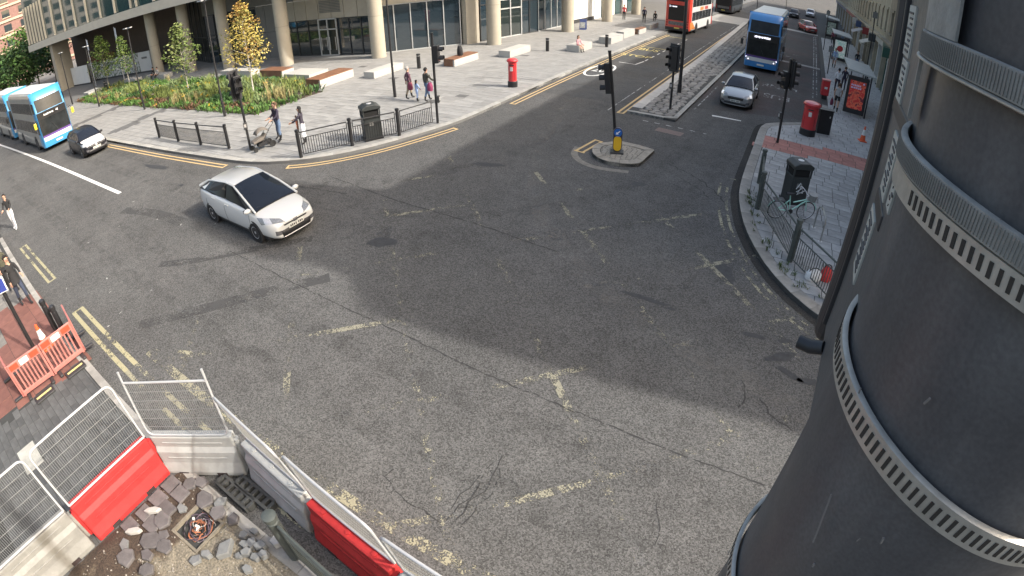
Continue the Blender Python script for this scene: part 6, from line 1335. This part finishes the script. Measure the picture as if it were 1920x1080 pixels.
    m = MB(); m.box((hx+.088,0,hz-.052),(.008,.042,.009)); m.build('mouth', MAR, t)
    if coat:
        m = MB(); m.loft([[(lean*.2*(1-k)+.15*q*cos(2*pi*i/14)*.85, .165*q*sin(2*pi*i/14), z+zo) for i in range(14)] for k,(z,q) in enumerate(((1.2,.9),(1.0,1.02),(.82,1.15),(.66 if coat[1] > .7 else .8,1.2)))], caps=False); m.build('coat_skirt', coat[0], t, smooth=True, angle=180)
    return t
H_ = {}
P = person
def at(x, y): return pv(x, y)
P('man in dark top and jeans pushing the pram', at(-20.2,14.05), D(-104), 1.8, NAVY, JEAN, hair=HB, armL=(.14,.2), armR=(.14,.2), stride=.06)
P('fair haired person in dark clothes just behind the man with the pram', at(-20.75,14.35), D(-100), 1.7, cloth('plum',(.07,.03,.05)), DJN, hair=HBL, stride=.1)
P('dark haired woman in white trousers holding a baby by the railing post', at(-18.55,14.15), D(-150), 1.68, cloth('dark_vest',(.035,.03,.045)), WHT_, hair=HK, armL=(.16,.2), armR=(.16,.22), long_hair=True, lean=.05)
P('baby in rust coloured clothes carried by the woman in white trousers', (-18.55*S_-.22,14.15*S_-.12,PZ+.52), D(30), .78, cloth('rust',(.22,.07,.04)), cloth('rust_dark',(.14,.05,.03)), hair=HB)
P('grey haired walker with a dark top and a maroon bag at the hip', at(-18.5,21.3), D(60), 1.7, cloth('mauve_dark',(.11,.05,.07)), BEI, hair=HG, stride=.2, armL=(-.08,.02), armR=(.05,.05))
P('small child in light blue between the two adult walkers', at(-17.75,21.05), D(70), 1.12, LBL, LBL, hair=HK, stride=.1, long_hair=True, armR=(.1,.1))
P('walker in dark jacket and jeans with a maroon coat over the arm', at(-17.25,21.25), D(75), 1.74, DGN, JEAN, hair=HK, stride=.22, armR=(.12,.18))
P('person in pink sitting on the end of a stone bench', (-15.72,36.75,PZ+.0), D(-20), 1.66, PNK, MAR, hair=HB, sit=True, bare_legs=True, armL=(.1,.18), armR=(.1,.2), long_hair=True, lean=.04)
P('left of the two dark figures sitting on the far bench', (-53.6,23.1,PZ), D(-90), 1.7, BLK_, BLK_, hair=HK, sit=True, armL=(.1,.15), armR=(.1,.15), lean=.1)
P('right of the two dark figures sitting on the far bench', (-52.7,23.1,PZ), D(-80), 1.66, GRY, BLK_, hair=HK, sit=True, armL=(.1,.15), armR=(.1,.15), lean=.05)
P('person in red and black jacket standing by the white wall', at(-20.0,59.7), D(-60), 1.72, cloth('red',(.40,.03,.04)), BLK_, hair=HK)
P('person in dark clothes standing beside the red bus', at(-17.5,59.2), D(-70), 1.75, cloth('ink',(.03,.025,.05)), BLK_, hair=HK, stride=.15)
P('person crouched in dark clothes next to the red bus', at(-17.0,62), D(-90), 1.6, BLK_, BLK_, hair=HK, sit=True, lean=.15)
P('walker in grey shirt and dark shorts passing the near bus shelter', at(2.45,33.5), D(85), 1.72, GRY, BLK_, hair=HB, stride=.25, bare_arms=True, bare_legs=True, armL=(-.1,.05), armR=(.1,.1))
P('walker in white top beyond the one in dark shorts', at(2.7,39.8), D(95), 1.7, WHT_, NAVY, hair=HK, stride=.2)
P('walker in dark top close beside the one in white', at(3.25,41.2), D(90), 1.72, NAVY, NAVY, hair=HB, stride=.2)
P('walker in light blue shirt in front of the second shelter', at(2.9,51.8), D(-90), 1.72, LBL, GRY, hair=HB, stride=.22, bare_legs=True)
P('pedestrian in black hoodie and white trousers crossing at the far left', (-27.3,2.4,0), D(-35), 1.74, BLK_, WHT_, hair=BLK_, hood=True, shoes=WHT_, stride=.12, armL=(.1,.22), armR=(.1,.2))
P('walker in black coat and dark jeans at the left edge by the kerb', at(-18.5,.85), D(15), 1.78, BLK_, DJN, hair=HK, stride=.2, coat=(BLK_,.6), armL=(.1,.15))
P('walker with a fair face behind the black coated one at the left edge', at(-20.3,.75), D(10), 1.72, cloth('olive',(.06,.06,.04)), BLK_, hair=HBL, stride=.2)
for k, (x, y, tp, lab) in enumerate(((3.4,58.5,WHT_,'distant walker in white beside the second shelter'),(4.6,66,NAVY,'distant walker in navy by the shopfronts'),(3.4,72,MAR,'distant walker in maroon on the right pavement'),(4.9,77,GRY,'distant walker in grey by the shopfronts'),(3.0,84,WHT_,'far walker in white beyond the red car'),(4.2,92,BLK_,'far walker in black at the end of the right pavement'),(5.2,54.5,BLK_,'dark walker between the second shelter and the shop windows'))):
    P(lab, at(x,y), D(90 if k % 2 else -90), 1.7, tp, BLK_ if k % 3 else JEAN, hair=(HB,HK,HBL)[k%3], stride=.2)
# things carried or left
def bag(label, loc, rz, s, ma, name='bag', cat='bag'):
    t = thing(name, label, cat, loc, rz); m = MB(); m.loft([[(sx*s[0]*q*cos(2*pi*i/12)*.5, s[1]*q*sin(2*pi*i/12)*.5, z*s[2]) for i in range(12) for sx in (1,)] for z, q in ((0,.85),(.15,1),(.6,.95),(.88,.7),(1,.25))]); m.build('body', ma, t, smooth=True, angle=60)
    m = MB(); m.tube([(s[0]*.3*cos(a), 0, s[2]*(.85+.28*sin(a))) for a in [pi*i/8 for i in range(9)]], .014, 5); m.build('strap', BLK_, t); return t
bag('black rucksack standing on the timber topped bench', (-21.0,29.6,PZ+.51), .3, (.42,.36,.68), BLK_)
bag('maroon bag hanging at the hip of the grey haired walker', (-18.5*S_+.22,21.3*S_-.12,PZ+.55), .2, (.3,.2,.42), MAR)
bag('maroon coat bundled over the arm of the walker in jeans', (-17.25*S_+.3,21.25*S_-.1,PZ+.6), .2, (.3,.22,.45), cloth('wine',(.24,.04,.10)))
bag('dark shopping bag carried past the near bus shelter', (2.45*S_-.3,33.5*S_,PZ+.35), 1, (.3,.16,.4), MAR)
bag('white plastic bag dumped behind the right railing', (1.45,12.9,PZ), .5, (.5,.34,.3), cloth('plastic_white',(.6,.6,.6)))
bag('red bag behind the last bay of the right railing', (1.8,13.05,PZ), .2, (.34,.3,.42), cloth('bag_red',(.5,.04,.04)))
# ------------------------------------------------------------------ pram
t = thing('pram', 'grey pushchair with folded hood in front of the man in jeans', 'pushchair', at(-20.35,13.05), D(-104)); PG = cloth('pram_grey',(.13,.115,.10)); MT = mat('pram_tube', (.05,.05,.05), .4, .5)
m = MB(); m.loft([[(x,-.2,z),(x,.2,z),(x+.02,.2,z+h_),(x+.02,-.2,z+h_)] for x,z,h_ in ((-.25,.62,.06),(-.1,.42,.14),(.2,.38,.14),(.42,.34,.1))]); m.build('seat', PG, t, bevel=.03)
m = MB(); n = 8; rr = []
for k in range(6):
    a = D(20+26*k); rr.append([(-.08+.36*cos(a)*1.0, -.22+.44*i/n, .6+.38*sin(a)*(.75+.25*sin(pi*i/n))) for i in range(n+1)])
m.add([p for r in rr for p in r], [(j*(n+1)+i,j*(n+1)+i+1,(j+1)*(n+1)+i+1,(j+1)*(n+1)+i) for j in range(5) for i in range(n)]); hdp = m.build('hood', PG, t, smooth=True, angle=180); hdp.modifiers.new('solid','SOLIDIFY').thickness = .02
for s in (1,-1):
    m = MB(); m.tube([(-.62,s*.2,1.02),(-.4,s*.22,.85),(.0,s*.23,.35),(.38,s*.2,.12)], .014, 6); m.build('side_tube', MT, t, smooth=True); m = MB(); m.tube([(-.12,s*.22,.5),(-.42,s*.24,.16)], .013, 6); m.build('rear_leg', MT, t)
    for x, r in ((.4,.11),(-.44,.15)):
        m = MB(); rings = [[(q*cos(2*pi*i/16), yy, q*sin(2*pi*i/16)) for i in range(16)] for q, yy in ((r*.8,-.022),(r,-.02),(r,.02),(r*.8,.022))]; m.loft(rings); m.build('wheel', RUB, t, (x,s*.23,r), smooth=True)
m = MB(); m.tube([(-.62,-.2,1.02),(-.66,-.1,1.05),(-.66,.1,1.05),(-.62,.2,1.02)], .018, 8); m.build('handle', BLK_, t, smooth=True)
m = MB(); m.loft([[(x,-.17,z),(x,.17,z),(x,.17,z+.14),(x,-.17,z+.14)] for x,z in ((-.35,.2),(.2,.14))]); m.build('basket', BLK_, t, bevel=.02)
# ------------------------------------------------------------------ bicycle
bk = thing('bicycle', 'pale mint bicycle leaning inside the right corner railing', 'bicycle', (.52,16.2,PZ), D(28)); bk.rotation_euler = (D(7),0,D(28)); MINT = mat('mint_paint', (.36,.62,.54), .35, .1, .05)
wl = MB(); R_ = .33; rings = [[(q*cos(2*pi*i/32), yy, q*sin(2*pi*i/32)) for i in range(32)] for q, yy in ((R_-.02,-.016),(R_,-.01),(R_,.01),(R_-.02,.016),(R_-.03,0))]; wl.loft(rings, closed=True); wm_ = wl.mesh('tyre', RUB, True)
for x in (-.52,.52):
    wz = thing_part('wheel', bk, (x,0,R_)); inst('tyre', wm_, wz)
    m = MB(); m.loft([[(q*cos(2*pi*i/32), yy, q*sin(2*pi*i/32)) for i in range(32)] for q, yy in ((.30,-.012),(.31,0),(.30,.012),(.29,0))], closed=True)
    m.build('rim', ALLOY, wz)
    m = MB()
    for k in range(14): a = 2*pi*k/14; m.tube([(0,.02*(-1)**k,0),(.3*cos(a),0,.3*sin(a))], .0025, 4)
    tag(m.build('spokes', ALLOY, wz), kind='stuff'); m = MB(); m.tube([(.36*cos(a),0,.36*sin(a)) for a in [D(10+14*i) for i in range(12)]], .016, 6); m.build('mudguard', MINT, wz)
fr_ = [((.52,.33),(.4,.78)),((.4,.74),(-.02,.62)),((.41,.68),(-.06,.3)),((-.2,.86),(-.06,.3)),((-.06,.3),(-.52,.33)),((-.16,.7),(-.52,.33))]
m = MB()
for (a, b_), (c_, d_) in fr_: m.tube([(a,0,b_),(c_,0,d_)], .019, 8)
m.build('frame', MINT, bk, smooth=True)
m = MB(); m.tube([(.22,.27,1.02),(.3,.26,1.03),(.37,.1,.98),(.38,0,.92),(.37,-.1,.98),(.3,-.26,1.03),(.22,-.27,1.02)], .012, 6); m.tube([(.38,0,.92),(.4,0,.76)], .014, 6); m.build('handlebars', ALLOY, bk, smooth=True)
m = MB(); m.loft([[(x,y*.5*wq,z) for y,z in ((-.18,.9),(-.1,.94),(.1,.94),(.18,.9),(0,.87))] for x, wq in ((-.34,1),(-.2,.8),(-.06,.35))]); m.build('saddle', BLK_, bk, smooth=True)
m = MB(); m.cyl((-.06,-.04,.3),(-.06,-.055,.3),.09,n=16); m.build('chainring', DARKPL, bk)
m = MB(); m.b2(-.72,-.36,-.12,.12,.68,.7); m.build('rear_rack', DARKPL, bk); m = MB(); m.loft([[(.62+.16*q*cos(2*pi*i/12),.16*q*sin(2*pi*i/12),z) for i in range(12)] for z, q in ((.72,.8),(.95,1))]); m.build('basket', mat('basket_wire', (.25,.25,.24), .5, .4), bk)
# ------------------------------------------------------------------ bus shelters
def poster_mat(key, base, spots, sc_):
    m = bpy.data.materials.new(key); t_, N, L, p = nodes_of(m); p.inputs['Roughness'].default_value = .25; tc = N.new('ShaderNodeTexCoord'); v = N.new('ShaderNodeTexNoise'); v.inputs['Scale'].default_value = sc_; v.inputs['Detail'].default_value = 3; L.new(tc.outputs['Object'], v.inputs['Vector'])
    r = N.new('ShaderNodeValToRGB'); e = r.color_ramp.elements; e[0].position = .42; e[0].color = (*base,1); e[1].position = .62; e[1].color = (*spots[-1],1)
    if len(spots) > 1: q = e.new(.52); q.color = (*spots[0],1)
    L.new(v.outputs[0], r.inputs[0]); L.new(r.outputs[0], p.inputs['Base Color']); L.new(r.outputs[0], p.inputs['Emission Color']); p.inputs['Emission Strength'].default_value = .12; return m
SHG = mat('shelter_glass', (.25,.28,.28), .08, alpha=.35, spec=.6)
def shelter(label, x0, x1, y0, y1, poster, extra, far=False):
    t = thing('bus_shelter', label, 'bus shelter', (x0,y0,PZ)); W_, L_ = x1-x0, y1-y0
    m = MB(); m.xprism([(-.1,2.62),(W_+.25,2.48),(W_+.25,2.56),(-.1,2.72)], -.15, L_+.15); m.build('roof', mat('shelter_roof', (.34,.36,.35), .45, 0, .15, 1.5), t)
    for yy in (0,L_/2,L_):
        m = MB(); m.b2(W_-.05,W_+.03,yy-.04,yy+.04,0,2.5); m.build('post', BLKM, t)
    for k in range(3): m = MB(); m.b2(W_-.02,W_,.08+k*(L_/3),-.08+(k+1)*(L_/3),.25,2.3); m.build('back_pane', SHG, t)
    m = MB(); m.b2(0,W_*.92,-.09,.09,.12,2.35); a = m.build('advert_case', DARKPL, t, bevel=.03)
    for s in (-1,1): m = MB(); m.b2(.16,W_*.92-.16,s*.091,s*.1,.42,2.1); pp = m.build('poster', poster, a)
    extra(a, W_)
    m = MB(); m.b2(.1,.16,-.05,.05,2.3,2.62); m.build('hanger', DARKPL, t); m = MB(); m.b2(W_*.7,W_*.7+.06,-.05,.05,2.3,2.55); m.build('hanger', DARKPL, t)
    m = MB(); m.b2(W_-.5,W_-.2,.6,L_-.6,.5,.55); m.build('perch_seat', REDT, t)
    return t
PWH = mat('poster_print_white', (.62,.52,.72), .4)
def near_extra(a, W_):
    rd = random.Random(4)
    for z, n_ in ((1.83,6),(1.68,5)):
        x = .24
        for k in range(n_): w_ = rd.uniform(.06,.13); m = MB(); m.b2(x,x+w_,-.106,-.101,z-.05,z+.05); m.build('print_block', PWH, a); x += w_+.025
    m = MB(); m.cyl((W_*.92-.3,-.101,2.0),(W_*.92-.3,-.106,2.0),.06,n=12); m.build('print_dot', PWH, a)
def mid_extra(a, W_): m = MB(); m.cyl((W_*.46,-.101,1.3),(W_*.46,-.107,1.3),.3,n=20); m.build('red_disc', PBRED, a)
shelter('near bus shelter with a red and purple advert panel', 2.85,4.25,33.2,38.0, poster_mat('poster_red', (.30,.03,.03), [(.45,.10,.06),(.09,.02,.03)], 5), near_extra)
shelter('second bus shelter with a white and teal advert with a red disc', 2.75,4.3,55.6,60.5, poster_mat('poster_teal', (.50,.52,.50), [(.2,.42,.38),(.55,.56,.54)], 5), mid_extra)
shelter('farthest bus shelter with a dark advert up the street', 2.6,4.2,79,84, poster_mat('poster_dark', (.10,.14,.13), [(.2,.25,.24),(.05,.06,.06)], 4), lambda a, W_: None)
# street poles and signs along the right pavement
for x, y, h, lab in ((2.2,46.5,2.4,'small black frame sign on the right pavement'),(2.1,62.5,4.5,'dark bus stop flag pole before the second shelter'),(5.4,47,6,'slim dark pole beside the shopfronts'),(-4.0,98,5,'dark sign pole far up the middle of the street'),(-7.3,80,4,'pair of slim poles at the far end of the median')):
    t = thing('street_pole', lab, 'pole', (x,y,PZ)); m = MB(); m.cyl((0,0,0),(0,0,h),.045,n=10); m.build('pole', BLKM, t, smooth=True); m = MB(); m.box((.0,-.04,h-.35),(.4,.03,.5)); m.build('sign_plate', GREYP, t)
# projecting shop signs and awnings
for y, c, lab in ((50.5,SHOP[0],'dark projecting shop sign on the pale stone building'),(57,SHOP[2],'red projecting shop sign on the pale stone building'),(66,SHOP[4],'blue projecting shop sign on the buff stone building'),(72,SHOP[1],'white projecting shop sign on the buff stone building'),(40,SHOP[3],'green projecting shop sign behind the near shelter')):
    t = thing('shop_sign', lab, 'sign', (FX-.2,y,3.3)); m = MB(); m.b2(-.75,-.1,-.06,.06,0,.7); m.build('panel', c, t, bevel=.02); m = MB(); m.tube([(0,0,.75),(-.75,0,.75)], .015, 6); m.build('bracket', BLKM, t)
for y0, y1, lab in ((52.2,54.8,'cream shop awning on the pale stone building'),(63.5,66.5,'grey shop awning on the buff stone building')):
    t = thing('awning', lab, 'awning', (FX-.25,y0,2.75)); m = MB(); m.xprism([(0,.55),(-1.1,.05),(-1.1,-.1),(-1.06,-.1),(-1.06,.03),(0,.5)], 0, y1-y0); m.build('canopy', mat('awning_cream', (.42,.40,.35), .8) if y0 < 60 else GRY, t)
    for yy in (.1,y1-y0-.1): m = MB(); m.tube([(0,yy,-.2),(-1.05,yy,.02)], .014, 5); m.build('arm', BLKM, t)

# weeds along the right kerb and the foot of the railing
wd_ = MB(); rd = random.Random(31)
for k in range(60):
    f = rd.random(); q = [(-.95,17.5),(-.8,16.2),(-.25,14.4),(.6,12.9),(1.5,11.9)]; i = min(3,int(f*4)); u = f*4-i; x = q[i][0]*(1-u)+q[i+1][0]*u+rd.uniform(-.12,.25); y = q[i][1]*(1-u)+q[i+1][1]*u+rd.uniform(-.1,.2)
    blades(wd_, x, y, 9, rd.uniform(.04,.14), .07, .015, rd, .9, .13)
tag(wd_.build('weeds', leafmat('weed_green', (.07,.10,.03))), 'weeds growing along the kerb under the right railing', 'weeds', kind='stuff')
